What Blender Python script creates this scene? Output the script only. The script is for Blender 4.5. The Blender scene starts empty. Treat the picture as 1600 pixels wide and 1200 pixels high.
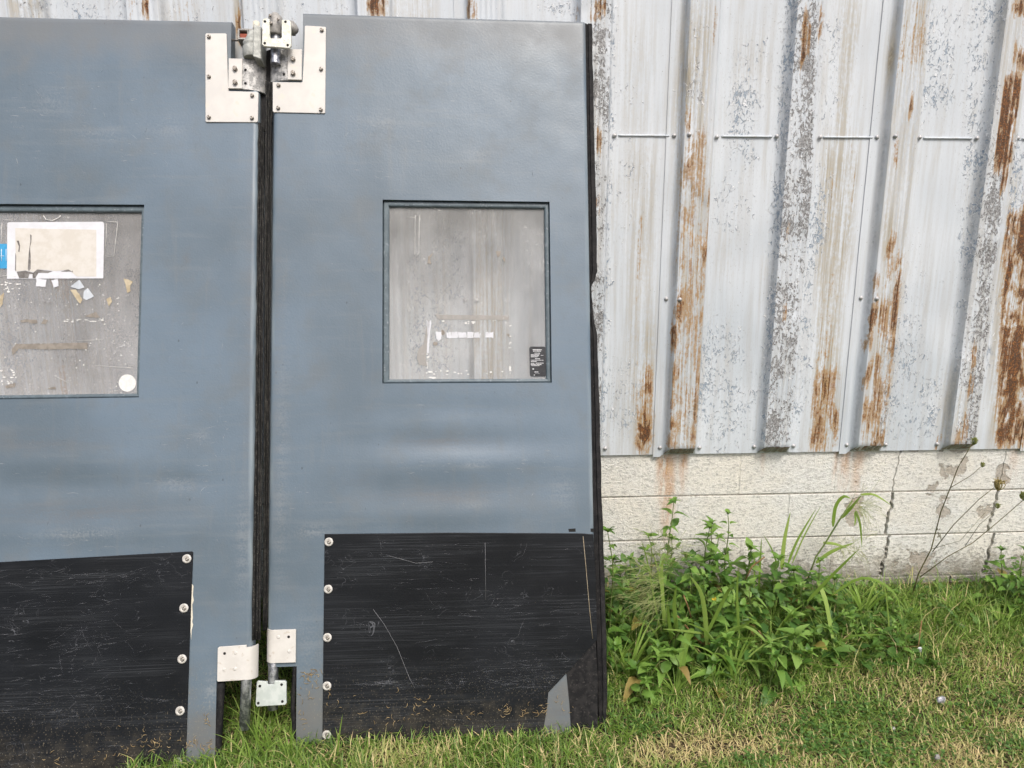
import bpy, bmesh, math, random
from mathutils import Vector, Matrix, noise as mnoise
random.seed(7)
S = bpy.context.scene
COL = S.collection
R = math.radians

# ------------------------------------------------------------------ camera
F_PX = 1080.0                      # focal length in pixels of the 1600x1200 photograph
PITCH, YAW = 0.2006577, 0.0549851  # down, to the right
CAM = Vector((0, 0, 1.51))
WALL_Y = 2.781                     # pan plane of the metal siding
fw = Vector((math.sin(YAW)*math.cos(PITCH), math.cos(YAW)*math.cos(PITCH), -math.sin(PITCH)))
rt = Vector((math.cos(YAW), -math.sin(YAW), 0))
up = rt.cross(fw)
cd = bpy.data.cameras.new('camera'); cam = bpy.data.objects.new('camera', cd); COL.objects.link(cam)
cd.sensor_fit = 'HORIZONTAL'; cd.sensor_width = 36; cd.lens = 36*F_PX/1600
cd.clip_start = .05; cd.clip_end = 500
cam.matrix_world = Matrix(((rt.x, up.x, -fw.x, CAM.x), (rt.y, up.y, -fw.y, CAM.y), (rt.z, up.z, -fw.z, CAM.z), (0, 0, 0, 1)))
S.camera = cam
S.render.resolution_x, S.render.resolution_y = 1024, 768

# ------------------------------------------------------------------ light
SUN_EL, SUN_AZ = R(54), R(162)     # azimuth clockwise from +Y: high, over the viewer's right shoulder, veiled by thin cloud
w = bpy.data.worlds.new('World'); S.world = w; w.use_nodes = True
wn = w.node_tree.nodes; wl = w.node_tree.links
bg = wn['Background']; sky = wn.new('ShaderNodeTexSky'); sky.sky_type = 'NISHITA'
sky.sun_disc = False; sky.sun_elevation = SUN_EL; sky.sun_rotation = SUN_AZ
sky.air_density = 1.0; sky.dust_density = 6.0; sky.ozone_density = .7; sky.altitude = 200
wl.new(sky.outputs[0], bg.inputs[0]); bg.inputs[1].default_value = .125
sd = bpy.data.lights.new('sun', 'SUN'); sd.energy = 1.5; sd.angle = R(14); sd.color = (1, .985, .955)
sun = bpy.data.objects.new('sun', sd); COL.objects.link(sun)
sdir = Vector((math.sin(SUN_AZ)*math.cos(SUN_EL), math.cos(SUN_AZ)*math.cos(SUN_EL), math.sin(SUN_EL)))
sun.rotation_euler = sdir.to_track_quat('Z', 'Y').to_euler(); sun.location = (3, -4, 8)
vs = S.view_settings; vs.view_transform = 'Standard'; vs.look = 'None'; vs.gamma = 1; vs.use_curve_mapping = False
vs.exposure = 0.52
S.render.engine = 'CYCLES'

# ------------------------------------------------------------------ pixels to places
def ray(px, py): return fw + rt*((px-800)/F_PX) + up*((600-py)/F_PX)
def wall_pt(px, py, y=WALL_Y):
    v = ray(px, py); p = CAM + v*((y-CAM.y)/v.y); return p.x, p.z
def ground_h(x, y):
    t = max(0., min(1., (WALL_Y-y)/.8))
    h = -.125*t*t*(3-2*t)*.55 - .125*t*.45
    if y < WALL_Y-.8: h -= .02*(WALL_Y-.8-y) if y > -3 else .02*(WALL_Y+2.2)
    k = .012 if abs(x) < 6 and y > -2 else .05
    return h + k*mnoise.noise(Vector((x*1.7, y*1.7, 3.1)))
def ground_pt(px, py):
    v = ray(px, py); t = 1.0
    for i in range(40):
        p = CAM + v*t
        t += (ground_h(p.x, p.y)-p.z)/v.z*.8
    return CAM + v*t

# ------------------------------------------------------------------ scene helpers
def tag(o, label=None, cat=None, group=None, kind=None):
    for k, v in (('label', label), ('category', cat), ('group', group), ('kind', kind)):
        if v: o[k] = v
    return o
def empty(name, M=None):
    o = bpy.data.objects.new(name, None); COL.objects.link(o); o.empty_display_size = .1
    if M is not None: o.matrix_world = M
    return o
def link(name, me, mat=None, parent=None, M=None):
    o = bpy.data.objects.new(name, me); COL.objects.link(o)
    if mat and not me.materials: me.materials.append(mat)
    if parent: o.parent = parent
    if M is not None: o.matrix_local = M
    return o
def mesh(name, vs_, fs, smooth=False):
    me = bpy.data.meshes.new(name); me.from_pydata(vs_, [], fs); me.update()
    if smooth: me.polygons.foreach_set('use_smooth', [True]*len(me.polygons))
    return me
class MB:
    """collects shapes into one mesh"""
    def __init__(s): s.v = []; s.f = []; s.sm = []
    def add(s, v, f, sm=False):
        n = len(s.v); s.v += [tuple(p) for p in v]; s.f += [tuple(i+n for i in q) for q in f]; s.sm += [sm]*len(f); return s
    def prism(s, pts, y0, y1, bev=0.0):
        """outline in (x,z), counter-clockwise seen from -y (front = y0), bevelled front edge"""
        n = len(pts); a = sum(pts[i][0]*pts[(i+1) % n][1]-pts[(i+1) % n][0]*pts[i][1] for i in range(n))
        if a < 0: pts = pts[::-1]
        def inset(d):
            out = []
            for i in range(n):
                p, q, r = pts[i-1], pts[i], pts[(i+1) % n]
                e1 = Vector((q[0]-p[0], q[1]-p[1])).normalized(); e2 = Vector((r[0]-q[0], r[1]-q[1])).normalized()
                n1 = Vector((-e1.y, e1.x)); n2 = Vector((-e2.y, e2.x)); m = n1+n2
                k = max(.35, 1+n1.dot(n2)); out.append((q[0]+m.x*d/k, q[1]+m.y*d/k))
            return out
        rings = [[(x, y1, z) for x, z in pts]]
        if bev:
            rings.append([(x, y0+bev, z) for x, z in pts])
            rings.append([(x, y0+bev*.3, z) for x, z in inset(bev*.3)])
            rings.append([(x, y0, z) for x, z in inset(bev)])
        else: rings.append([(x, y0, z) for x, z in pts])
        v = [p for r_ in rings for p in r_]; f = []
        for k in range(len(rings)-1):
            for i in range(n):
                j = (i+1) % n; f.append((k*n+i, k*n+j, (k+1)*n+j, (k+1)*n+i))
        f.append(tuple(range((len(rings)-1)*n, len(rings)*n))); f.append(tuple(range(n-1, -1, -1)))
        return s.add(v, f)
    def box(s, x0, x1, y0, y1, z0, z1, bev=0.0): return s.prism([(x0, z0), (x1, z0), (x1, z1), (x0, z1)], y0, y1, bev)
    def lathe(s, prof, n=16, M=None, sm=True, cap=True):
        """profile of (radius, height) turned about z, placed by M"""
        M = M or Matrix(); v = []; f = []
        for r_, h in prof:
            for i in range(n):
                a = 2*math.pi*i/n; v.append(M @ Vector((r_*math.cos(a), r_*math.sin(a), h)))
        for k in range(len(prof)-1):
            for i in range(n):
                j = (i+1) % n; f.append((k*n+i, k*n+j, (k+1)*n+j, (k+1)*n+i))
        s.add(v, f, sm)
        if cap: s.add([v[(len(prof)-1)*n+i] for i in range(n)], [tuple(range(n))]); s.add([v[i] for i in range(n)], [tuple(range(n-1, -1, -1))])
        return s
    def tube(s, path, rad, n=6, sm=True):
        v = []; f = []; m = len(path); path = [Vector(p) for p in path]
        for k, p in enumerate(path):
            d = (path[min(k+1, m-1)]-path[max(k-1, 0)]).normalized()
            a = d.orthogonal().normalized() if k == 0 else (a-d*a.dot(d)).normalized()
            b = d.cross(a); r_ = rad[k] if isinstance(rad, (list, tuple)) else rad
            for i in range(n):
                t = 2*math.pi*i/n; v.append(p+(a*math.cos(t)+b*math.sin(t))*r_)
        for k in range(m-1):
            for i in range(n):
                j = (i+1) % n; f.append((k*n+i, k*n+j, (k+1)*n+j, (k+1)*n+i))
        f.append(tuple(range(n-1, -1, -1))); f.append(tuple((m-1)*n+i for i in range(n)))
        return s.add(v, f, sm)
    def strip(s, prof, zs, fn=None):
        """profile of (x,y) points swept along z; fn(x,y,z)->point"""
        v = []; n = len(prof); f = []
        for z in zs:
            for x, y in prof: v.append(fn(x, y, z) if fn else (x, y, z))
        for k in range(len(zs)-1):
            for i in range(n-1): f.append((k*n+i, k*n+i+1, (k+1)*n+i+1, (k+1)*n+i))
        return s.add(v, f, True)
    def mesh(s, name):
        me = mesh(name, s.v, s.f); me.polygons.foreach_set('use_smooth', s.sm); return me
    def build(s, name, mat, parent=None): return link(name, s.mesh(name), mat, parent)
LOOKY = Matrix.Rotation(math.pi/2, 4, 'X')          # turns +z into -y (towards the viewer)
def at(x, y, z): return Matrix.Translation((x, y, z)) @ LOOKY

# ------------------------------------------------------------------ material helpers
class NT:
    def __init__(s, name):
        s.m = bpy.data.materials.new(name); s.m.use_nodes = True; s.t = s.m.node_tree; s.n = s.t.nodes; s.l = s.t.links
        s.b = s.n['Principled BSDF']; s.out = s.n['Material Output']; s.tc = s.n.new('ShaderNodeTexCoord')
    def put(s, sock, v):
        if hasattr(v, 'links') or hasattr(v, 'is_linked'): s.l.new(v, sock)
        elif isinstance(v, (tuple, list)) and len(v) == 3 and len(sock.default_value) == 4: sock.default_value = (*v, 1)
        else: sock.default_value = v
    def mp(s, sc=(1, 1, 1), loc=(0, 0, 0), rot=(0, 0, 0), src='Object'):
        m = s.n.new('ShaderNodeMapping'); s.l.new(s.tc.outputs[src], m.inputs[0]); m.inputs['Scale'].default_value = sc
        m.inputs['Location'].default_value = loc; m.inputs['Rotation'].default_value = rot; return m.outputs[0]
    def noise(s, sc=5, det=4, rough=.55, vec=None, dist=0., stretch=(1, 1, 1), loc=(0, 0, 0), rot=(0, 0, 0)):
        n = s.n.new('ShaderNodeTexNoise'); s.l.new(vec or s.mp(stretch, loc, rot), n.inputs['Vector'])
        n.inputs['Scale'].default_value = sc; n.inputs['Detail'].default_value = det; n.inputs['Roughness'].default_value = rough
        n.inputs['Distortion'].default_value = dist; return n.outputs['Fac']
    def vor(s, sc=5, stretch=(1, 1, 1), feature='F1', out='Distance', loc=(0, 0, 0), rot=(0, 0, 0), vec=None):
        n = s.n.new('ShaderNodeTexVoronoi'); n.feature = feature; s.l.new(vec or s.mp(stretch, loc, rot), n.inputs['Vector'])
        n.inputs['Scale'].default_value = sc; return n.outputs[out]
    def ma(s, op, a, b=0., c=0., clamp=False):
        n = s.n.new('ShaderNodeMath'); n.operation = op; n.use_clamp = clamp
        for i, v in enumerate((a, b, c)): s.put(n.inputs[i], v)
        return n.outputs[0]
    def add(s, a, b, **k): return s.ma('ADD', a, b, **k)
    def mul(s, a, b, **k): return s.ma('MULTIPLY', a, b, **k)
    def rng(s, v, a, b, c=0., d=1., smooth=True):
        n = s.n.new('ShaderNodeMapRange'); n.interpolation_type = 'SMOOTHSTEP' if smooth else 'LINEAR'
        for i, x in enumerate((v, a, b, c, d)): s.put(n.inputs[i], x)
        return n.outputs[0]
    def mix(s, f, a, b, mode='MIX'):
        n = s.n.new('ShaderNodeMix'); n.data_type = 'RGBA'; n.blend_type = mode
        s.put(n.inputs[0], f); s.put(n.inputs[6], a); s.put(n.inputs[7], b); return n.outputs[2]
    def ramp(s, v, stops):
        n = s.n.new('ShaderNodeValToRGB'); s.l.new(v, n.inputs[0]); e = n.color_ramp.elements
        while len(e) < len(stops): e.new(.5)
        for el, (p, c) in zip(e, stops): el.position = p; el.color = (*c, 1)
        return n.outputs[0]
    def attr(s, name, out='Fac'):
        n = s.n.new('ShaderNodeAttribute'); n.attribute_name = name; return n.outputs[out]
    def rand(s):
        n = s.n.new('ShaderNodeObjectInfo'); return n.outputs['Random']
    def sep(s, src='Object'):
        n = s.n.new('ShaderNodeSeparateXYZ'); s.l.new(s.tc.outputs[src], n.inputs[0]); return n.outputs
    def bump(s, h, dist=.001, st=1., prev=None):
        n = s.n.new('ShaderNodeBump'); n.inputs['Strength'].default_value = st; n.inputs['Distance'].default_value = dist
        s.put(n.inputs['Height'], h)
        if prev is not None: s.l.new(prev, n.inputs['Normal'])
        return n.outputs[0]
    def spot(s, x, z, rx, rz, x_, z_):
        """soft elliptical mask on the object's x/z plane"""
        a = s.mul(s.add(x_, -x), 1/rx); b = s.mul(s.add(z_, -z), 1/rz)
        return s.ma('SUBTRACT', 1., s.ma('SQRT', s.add(s.mul(a, a), s.mul(b, b))), clamp=False)
    def done(s, col, rough=.6, metal=0., nrm=None, spec=.5):
        s.put(s.b.inputs['Base Color'], col); s.put(s.b.inputs['Roughness'], rough); s.put(s.b.inputs['Metallic'], metal)
        s.b.inputs['Specular IOR Level'].default_value = spec
        if nrm is not None: s.l.new(nrm, s.b.inputs['Normal'])
        return s.m

# ================================================================== ground
def ground_material():
    t = NT('soil'); n = t.noise(9, 6, .65); n2 = t.noise(60, 4, .6)
    c = t.mix(t.rng(n, .35, .65), (.035, .026, .016), (.065, .05, .028)); c = t.mix(t.rng(n2, .45, .7), c, (.11, .085, .045))
    return t.done(c, .95, nrm=t.bump(n2, .01, .8), spec=.2)
xs = [-60, -30, -15, -8] + [-5+.1*i for i in range(101)] + [8, 15, 30, 60]
ys = [-80, -40, -20, -10, -6, -3] + [-2+.1*i for i in range(51)] + [4, 6, 10]
gv = [(x, y, ground_h(x, y)) for y in ys for x in xs]
gf = [(j*len(xs)+i, j*len(xs)+i+1, (j+1)*len(xs)+i+1, (j+1)*len(xs)+i) for j in range(len(ys)-1) for i in range(len(xs)-1)]
tag(link('ground', mesh('ground', gv, gf, True), ground_material()), kind='structure')

# ================================================================== concrete block wall
def block_material():
    t = NT('painted_concrete_block'); x, y, z = t.sep()
    n1 = t.noise(3.2, 5, .6); n2 = t.noise(70, 5, .75, stretch=(.9, 1, 1.5), dist=.3); n3 = t.noise(260, 3, .6); n4 = t.noise(14, 6, .65, loc=(4, 2, 9))
    c = t.mix(t.rng(n1, .35, .65), (.82, .795, .715), (.79, .79, .75))
    c = t.mix(t.mul(t.rng(n2, .50, .62), .62), c, (.40, .39, .36))
    c = t.mix(t.mul(t.rng(n3, .60, .72), .45), c, (.25, .24, .21))
    # dirt thrown up from the soil and grey mildew
    low = t.add(t.rng(z, .30, -.06), t.mul(t.add(n4, -.5), 2.2))
    c = t.mix(t.mul(t.rng(low, .30, 1.05), .72), c, (.36, .32, .25))
    lowf = t.mul(t.rng(t.add(t.rng(z, .40, .0), t.mul(t.add(n2, -.5), 2.2)), .55, 1.0), .55)
    c = t.mix(lowf, c, (.19, .175, .14))
    # paint worn off to bare concrete
    bare = None
    for px, py, rx, rz in ((1490, 738, .06, .035), (1510, 725, .025, .05), (1462, 765, .03, .05), (1475, 790, .035, .06), (1570, 742, .05, .04), (1540, 800, .05, .03), (1432, 704, .05, .014), (1500, 704, .09, .012), (1335, 800, .04, .09), (1440, 880, .12, .05)):
        X, Z = wall_pt(px, py); s_ = t.spot(X, Z, rx*1.5, rz*1.5, x, z); bare = s_ if bare is None else t.ma('MAXIMUM', bare, s_)
    bm_ = t.rng(t.add(bare, t.mul(t.add(n4, -.5), 3.2)), .45, .60)
    c = t.mix(t.mul(bm_, .75), c, t.mix(t.rng(n2, .4, .62), (.46, .40, .33), (.31, .27, .22)))
    # rust run-off below the ribs
    run = None
    for px, y0, y1, rx, a in ((1040, 705, 800, .05, 1.15), (1070, 705, 775, .035, .8), (1045, 790, 850, .05, .7), (1325, 705, 790, .045, .62), (1345, 715, 800, .05, .55), (1310, 705, 760, .02, .5), (1590, 705, 760, .05, .3), (1195, 700, 730, .02, .3)):
        X, Z0 = wall_pt(px, y0); Z1 = wall_pt(px, y1)[1]
        s_ = t.mul(t.rng(t.ma('ABSOLUTE', t.add(x, -X)), rx, 0.), t.mul(t.rng(z, Z1-.08, Z0), a)); run = s_ if run is None else t.ma('MAXIMUM', run, s_)
    st = t.noise(16, 5, .7, stretch=(2.2, 1, .5), loc=(1, 1, 1))
    rm = t.mul(run, t.rng(st, .25, .60)); rm = t.mul(rm, t.rng(n2, .15, .5, .35, 1.0))
    c = t.mix(t.mul(rm, .95, clamp=True), c, t.ramp(st, [(.3, (.60, .36, .16)), (.5, (.52, .23, .07)), (.75, (.56, .34, .10))]))
    h = t.add(t.add(t.mul(n2, 1.0), t.mul(n3, .35)), t.mul(bm_, -.5))
    return t.done(c, .9, nrm=t.bump(h, .008, 1.0), spec=.25)
def mortar_material():
    t = NT('mortar'); n = t.noise(120, 5, .7)
    return t.done(t.mix(t.rng(n, .35, .7), (.30, .28, .24), (.55, .53, .47)), .95, nrm=t.bump(n, .006, .8), spec=.2)
BLOCK, MORTAR = block_material(), mortar_material()
BF = WALL_Y+.012                                          # face of the blocks, just behind the siding
blockwall = empty('block_wall', Matrix.Translation((0, 0, 0)))
tag(blockwall, 'white painted concrete block foundation wall, cracked and rust stained, below the metal siding', 'wall')
Zc = [None, wall_pt(1250, 773)[1]]; Zc = [Zc[1]+.2032, Zc[1], Zc[1]-.2032, Zc[1]-.4064, Zc[1]-.6096]
j1 = [wall_pt(p, 740)[0] for p in (1004, 1157, 1307, 1403, 1569)]
j2 = [wall_pt(p, 808)[0] for p in (1080, 1232, 1391, 1553)]
j3 = [wall_pt(p, 865)[0] for p in (1004, 1157, 1300, 1386, 1548)]
def courses(js):
    js = list(js)
    while js[0] > -3.3: js.insert(0, js[0]-.4064)
    while js[-1] < 3.6: js.append(js[-1]+.4064)
    return js
crack = {round(v, 4) for v in (j1[3], j1[4], j2[2], j2[3], j3[3], j3[4])}
rb = random.Random(3)
edge_of = {}
def crack_edge(xj, z0, z1, lean):
    """one broken line shared by the two blocks at a crack"""
    pts = []; n = 13
    for i in range(n+1):
        f = i/n; pts.append((xj+lean*(f-.5)+rb.uniform(-.005, .005)+.002*math.sin(i*.9+xj*7), z0+(z1-z0)*f))
    return pts
for ci, js in enumerate((courses(j1), courses(j2), courses(j3), courses([v+.2 for v in j1[:2]]))):
    z1, z0 = Zc[ci]-.004, Zc[ci+1]+.004
    if ci == 0: z1 += .03
    for xa, xb in zip(js[:-1], js[1:]):
        g = .0035
        L = [(xa+g, z0), (xa+g, z1)]; Rr = [(xb-g, z0), (xb-g, z1)]
        if round(xa, 4) in crack: L = [(x_+(.002 if ci < 1 else .007), z_) for x_, z_ in edge_of[(ci, round(xa, 4))]]
        if round(xb, 4) in crack:
            e = crack_edge(xb, z0, z1, .022); edge_of[(ci, round(xb, 4))] = e
            wd = .001 if ci == 0 else .006
            Rr = [(x_-wd-(.004 if ci == 2 and i < 5 else 0), z_) for i, (x_, z_) in enumerate(e)]
            if ci == 0 and abs(xb-j1[3]) < .01: e[-1] = (e[-1][0]+.03, e[-1][1]); e[-2] = (e[-2][0]+.026, e[-2][1]); e[-3] = (e[-3][0]+.012, e[-3][1])
        dy = rb.uniform(-.0015, .0015); cx = (xa+xb)/2; cz = (z0+z1)/2
        MB().prism(Rr + L[::-1], BF+dy, BF+.12, .0022).build('block', BLOCK, blockwall)
mv = MB(); m = MB()
m.box(-3.3, 3.6, BF+.075, BF+.2, -.45, Zc[0]+.03)
for zc in Zc[1:4]: m.box(-3.3, 3.6, BF+.004, BF+.02, zc-.0052, zc+.0052)
for ci, js in enumerate((courses(j1), courses(j2), courses(j3))):
    for xj in js:
        if round(xj, 4) not in crack: mv.box(xj-.0048, xj+.0048, BF+.0026, BF+.02, Zc[ci+1]+.006, Zc[ci]-.006+(.03 if ci == 0 else 0))
rc = random.Random(12)
for (ci, xj), e in edge_of.items():
    for x_, z_ in e[1:-1]:
        for k in range(3): q_ = (x_+rc.uniform(-.004, .008), BF+rc.uniform(.008, .03), z_+rc.uniform(-.008, .008)); m.lathe([(.002, -.006), (rc.uniform(.004, .008), 0), (.002, .006)], 5, Matrix.Translation(q_) @ Matrix.Rotation(rc.uniform(0, 3), 4, 'X'), sm=False)
m.build('mortar', MORTAR, blockwall); mv.build('painted_joint', BLOCK, blockwall)

# ================================================================== metal siding
PITCHX = .4064; X0 = .5330                                # right foot of rib 0 on the pan
ZB = wall_pt(1250, 706.5)[1]; ZT = 3.0
RIB_H, FLANK, RIB_W = .040, .018, .110
# stains: (px top, py top, px bottom, py bottom, half width m, strength)
RUST = [(1083, 205, 1067, 700, .052, .62), (1108, 300, 1080, 700, .010, .78), (1100, 380, 1096, 470, .013, 1.0), (1073, 178, 1071, 212, .013, 1.0), (1075, 235, 1072, 280, .014, .9), (1066, 395, 1060, 440, .012, .75),
        (1064, 455, 1050, 545, .016, 1.0), (1056, 560, 1050, 640, .015, .8), (1052, 650, 1047, 700, .018, .95), (1066, 360, 1064, 380, .01, .9), (1120, 5, 1112, 60, .01, .5),
        (1013, 570, 1009, 648, .024, .68), (1010, 640, 1007, 704, .036, 1.05), (1000, 330, 992, 640, .010, .42), (1018, 590, 1016, 640, .010, .9),
        (1258, 20, 1250, 115, .022, .62), (1281, 25, 1276, 55, .012, .9), (1255, 75, 1252, 108, .010, .95), (1230, 350, 1226, 370, .008, .6), (1225, 470, 1222, 500, .008, .8),
        (1302, 430, 1280, 700, .035, .40), (1296, 580, 1285, 704, .05, .80), (1310, 640, 1306, 700, .02, .9), (1340, 220, 1335, 330, .012, .38), (1310, 215, 1305, 400, .014, .36),
        (1432, 5, 1424, 110, .030, .55), (1412, 30, 1400, 130, .014, .58), (1422, 150, 1417, 185, .010, .9), (1396, 216, 1394, 256, .009, 1.1), (1392, 370, 1381, 405, .015, .85),
        (1400, 400, 1390, 520, .012, 1.0), (1398, 400, 1372, 690, .045, .66), (1378, 470, 1363, 660, .020, .92), (1365, 470, 1352, 545, .014, 1.0), (1358, 560, 1349, 600, .012, .95), (1353, 620, 1345, 690, .020, .85), (1400, 480, 1383, 620, .008, .9), (1374, 670, 1364, 700, .035, 1.0), (1366, 430, 1364, 450, .012, .8),
        (1577, 120, 1561, 262, .034, 1.02), (1572, 180, 1556, 262, .016, 1.1), (1588, 0, 1583, 30, .03, .9), (1597, 30, 1590, 110, .016, .8), (1568, 260, 1560, 300, .012, .75), (1585, 60, 1580, 110, .012, .7),
        (1598, 330, 1580, 700, .055, 1.02), (1608, 360, 1592, 700, .04, .95), (1500, 640, 1494, 704, .03, .62), (1520, 530, 1510, 620, .012, .6), (1470, 690, 1466, 706, .02, .8),
        (232, 0, 231, 20, .012, 1.0), (588, -20, 588, 25, .03, 1.05), (603, -20, 603, 22, .012, 1.1), (735, 0, 735, 30, .012, .9), (742, 10, 742, 40, .012, 1.0), (372, -20, 372, 60, .006, .9), (935, 0, 930, 40, .014, .85), (943, 5, 940, 30, .01, .9), (925, 28, 924, 60, .01, .8), (935, 205, 935, 235, .01, .7), (932, 310, 932, 330, .01, .9), (910, -10, 905, 30, .012, .6),
        (205, 0, 203, 40, .02, .5), (285, -10, 283, 40, .03, .4)]
DIRT = [(1090, 20, 1075, 220, .05, .75), (1075, 80, 1070, 220, .018, .9), (1083, 200, 1067, 700, .056, .62), (1000, 20, 998, 220, .06, .30), (1005, 220, 1000, 700, .05, .5), (1015, 500, 1008, 704, .03, .85), (1330, 0, 1318, 300, .03, .75), (1345, 0, 1330, 220, .012, .6), (1310, 220, 1290, 700, .05, .85), (1338, 230, 1325, 420, .022, .9),
        (1430, 0, 1415, 140, .055, .85), (1400, 60, 1396, 120, .02, 1.0), (1417, 120, 1390, 400, .055, .50), (1398, 400, 1365, 700, .055, .70), (1385, 320, 1380, 420, .02, .8), (1550, 300, 1510, 700, .05, .35), (1585, 0, 1560, 300, .05, .45), (1598, 300, 1580, 700, .07, .9), (1500, 600, 1494, 704, .05, .6), (1180, 60, 1180, 140, .06, .35),
        (765, 230, 765, 700, .06, .95), (752, 250, 752, 700, .014, .8), (650, 300, 650, 700, .05, .35), (690, 330, 690, 700, .03, .5), (600, 0, 600, 60, .05, .6), (655, -20, 655, 60, .05, .5), (40, 300, 40, 700, .12, .6), (150, 300, 150, 700, .06, .5), (280, 0, 280, 60, .06, .35), (930, 30, 925, 430, .03, .35), (372, -20, 372, 60, .02, .9), (95, 300, 95, 700, .05, .7)]
FLAKE = [(1255, -20, 1210, 706, .055, .80), (1262, 0, 1252, 400, .025, 1.0), (1215, 440, 1208, 700, .03, .9), (945, -20, 925, 706, .05, .72), (938, 0, 935, 170, .02, .9), (1545, -20, 1505, 706, .055, .65), (1555, 240, 1510, 700, .03, .9), (1165, 100, 1160, 280, .06, .66), (1180, 60, 1178, 140, .07, .62), (1150, 270, 1140, 400, .08, .55), (1130, 500, 1115, 706, .10, .64), (1160, 590, 1155, 706, .08, .60), (1260, 380, 1240, 706, .06, .62), (1300, 0, 1290, 210, .05, .55), (1280, 260, 1265, 420, .06, .66), (1415, 480, 1395, 706, .09, .66), (1450, 560, 1440, 706, .08, .58), (1475, 0, 1465, 180, .07, .68), (1430, 390, 1425, 500, .06, .55), (1540, 440, 1530, 600, .07, .6), (980, 550, 960, 706, .08, .58), (975, 60, 965, 400, .06, .42), (1020, 240, 1018, 300, .03, .6), (1085, 0, 1080, 200, .04, .52), (1590, 210, 1590, 420, .05, .7), (135, -20, 135, 40, .10, .66), (60, -20, 60, 40, .05, .7), (210, -20, 210, 40, .06, .7), (280, -20, 280, 40, .09, .55), (450, -20, 450, 40, .12, .55), (520, -20, 520, 30, .05, .6), (880, -20, 880, 40, .10, .62), (640, -20, 640, 40, .05, .4), (690, 330, 690, 600, .05, .66), (655, 380, 655, 600, .04, .75), (720, 330, 720, 560, .03, .6), (140, 350, 140, 640, .14, .55)]
def prep(lst):
    out = []
    for pxa, pya, pxb, pyb, hw, st in lst:
        a = wall_pt(pxa, pya, WALL_Y-.02); b = wall_pt(pxb, pyb, WALL_Y-.02); out.append((a[0], a[1], b[0], b[1], hw, st))
    return out
RUST, DIRT, FLAKE = prep(RUST), prep(DIRT), prep(FLAKE)
rx_ = random.Random(31)
for k_ in list(range(5, 10))+list(range(-9, -4)):           # the siding weathers the same way beyond the picture
    xc = X0+PITCHX*k_-.07
    for i in range(4):
        z0_ = rx_.uniform(.8, 2.6); xo = xc+rx_.uniform(-.04, .04); RUST.append((xo, z0_, xo, z0_-rx_.uniform(.08, .5), rx_.uniform(.010, .04), rx_.uniform(.5, 1.0)))
    DIRT.append((xc, 2.6, xc, .8, .05, rx_.uniform(.3, .8))); FLAKE.append((xc, 2.9, xc, .7, .05, rx_.uniform(.3, .8))); FLAKE.append((xc+.2, rx_.uniform(1.2, 2.4), xc+.2, .75, .08, rx_.uniform(.4, .7)))
def field(lst, x, z, ez=.06, sx=.8):
    v = 0.
    for xa, za, xb, zb, hw, st in lst:
        if z > za+ez or z < zb-ez: continue
        f = (za-z)/(za-zb); f = min(1, max(0, f)); xc = xa+(xb-xa)*f
        d = abs(x-xc)/hw
        if d >= .7+sx: continue
        e = max(0., min(1., (za+ez-z)/(ez*1.5), (z-zb+ez)/(ez*1.5)))
        s_ = max(0., min(1., (.7+sx-d)/sx)); v = max(v, st*e*s_*s_*(3-2*s_))
    return v
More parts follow.
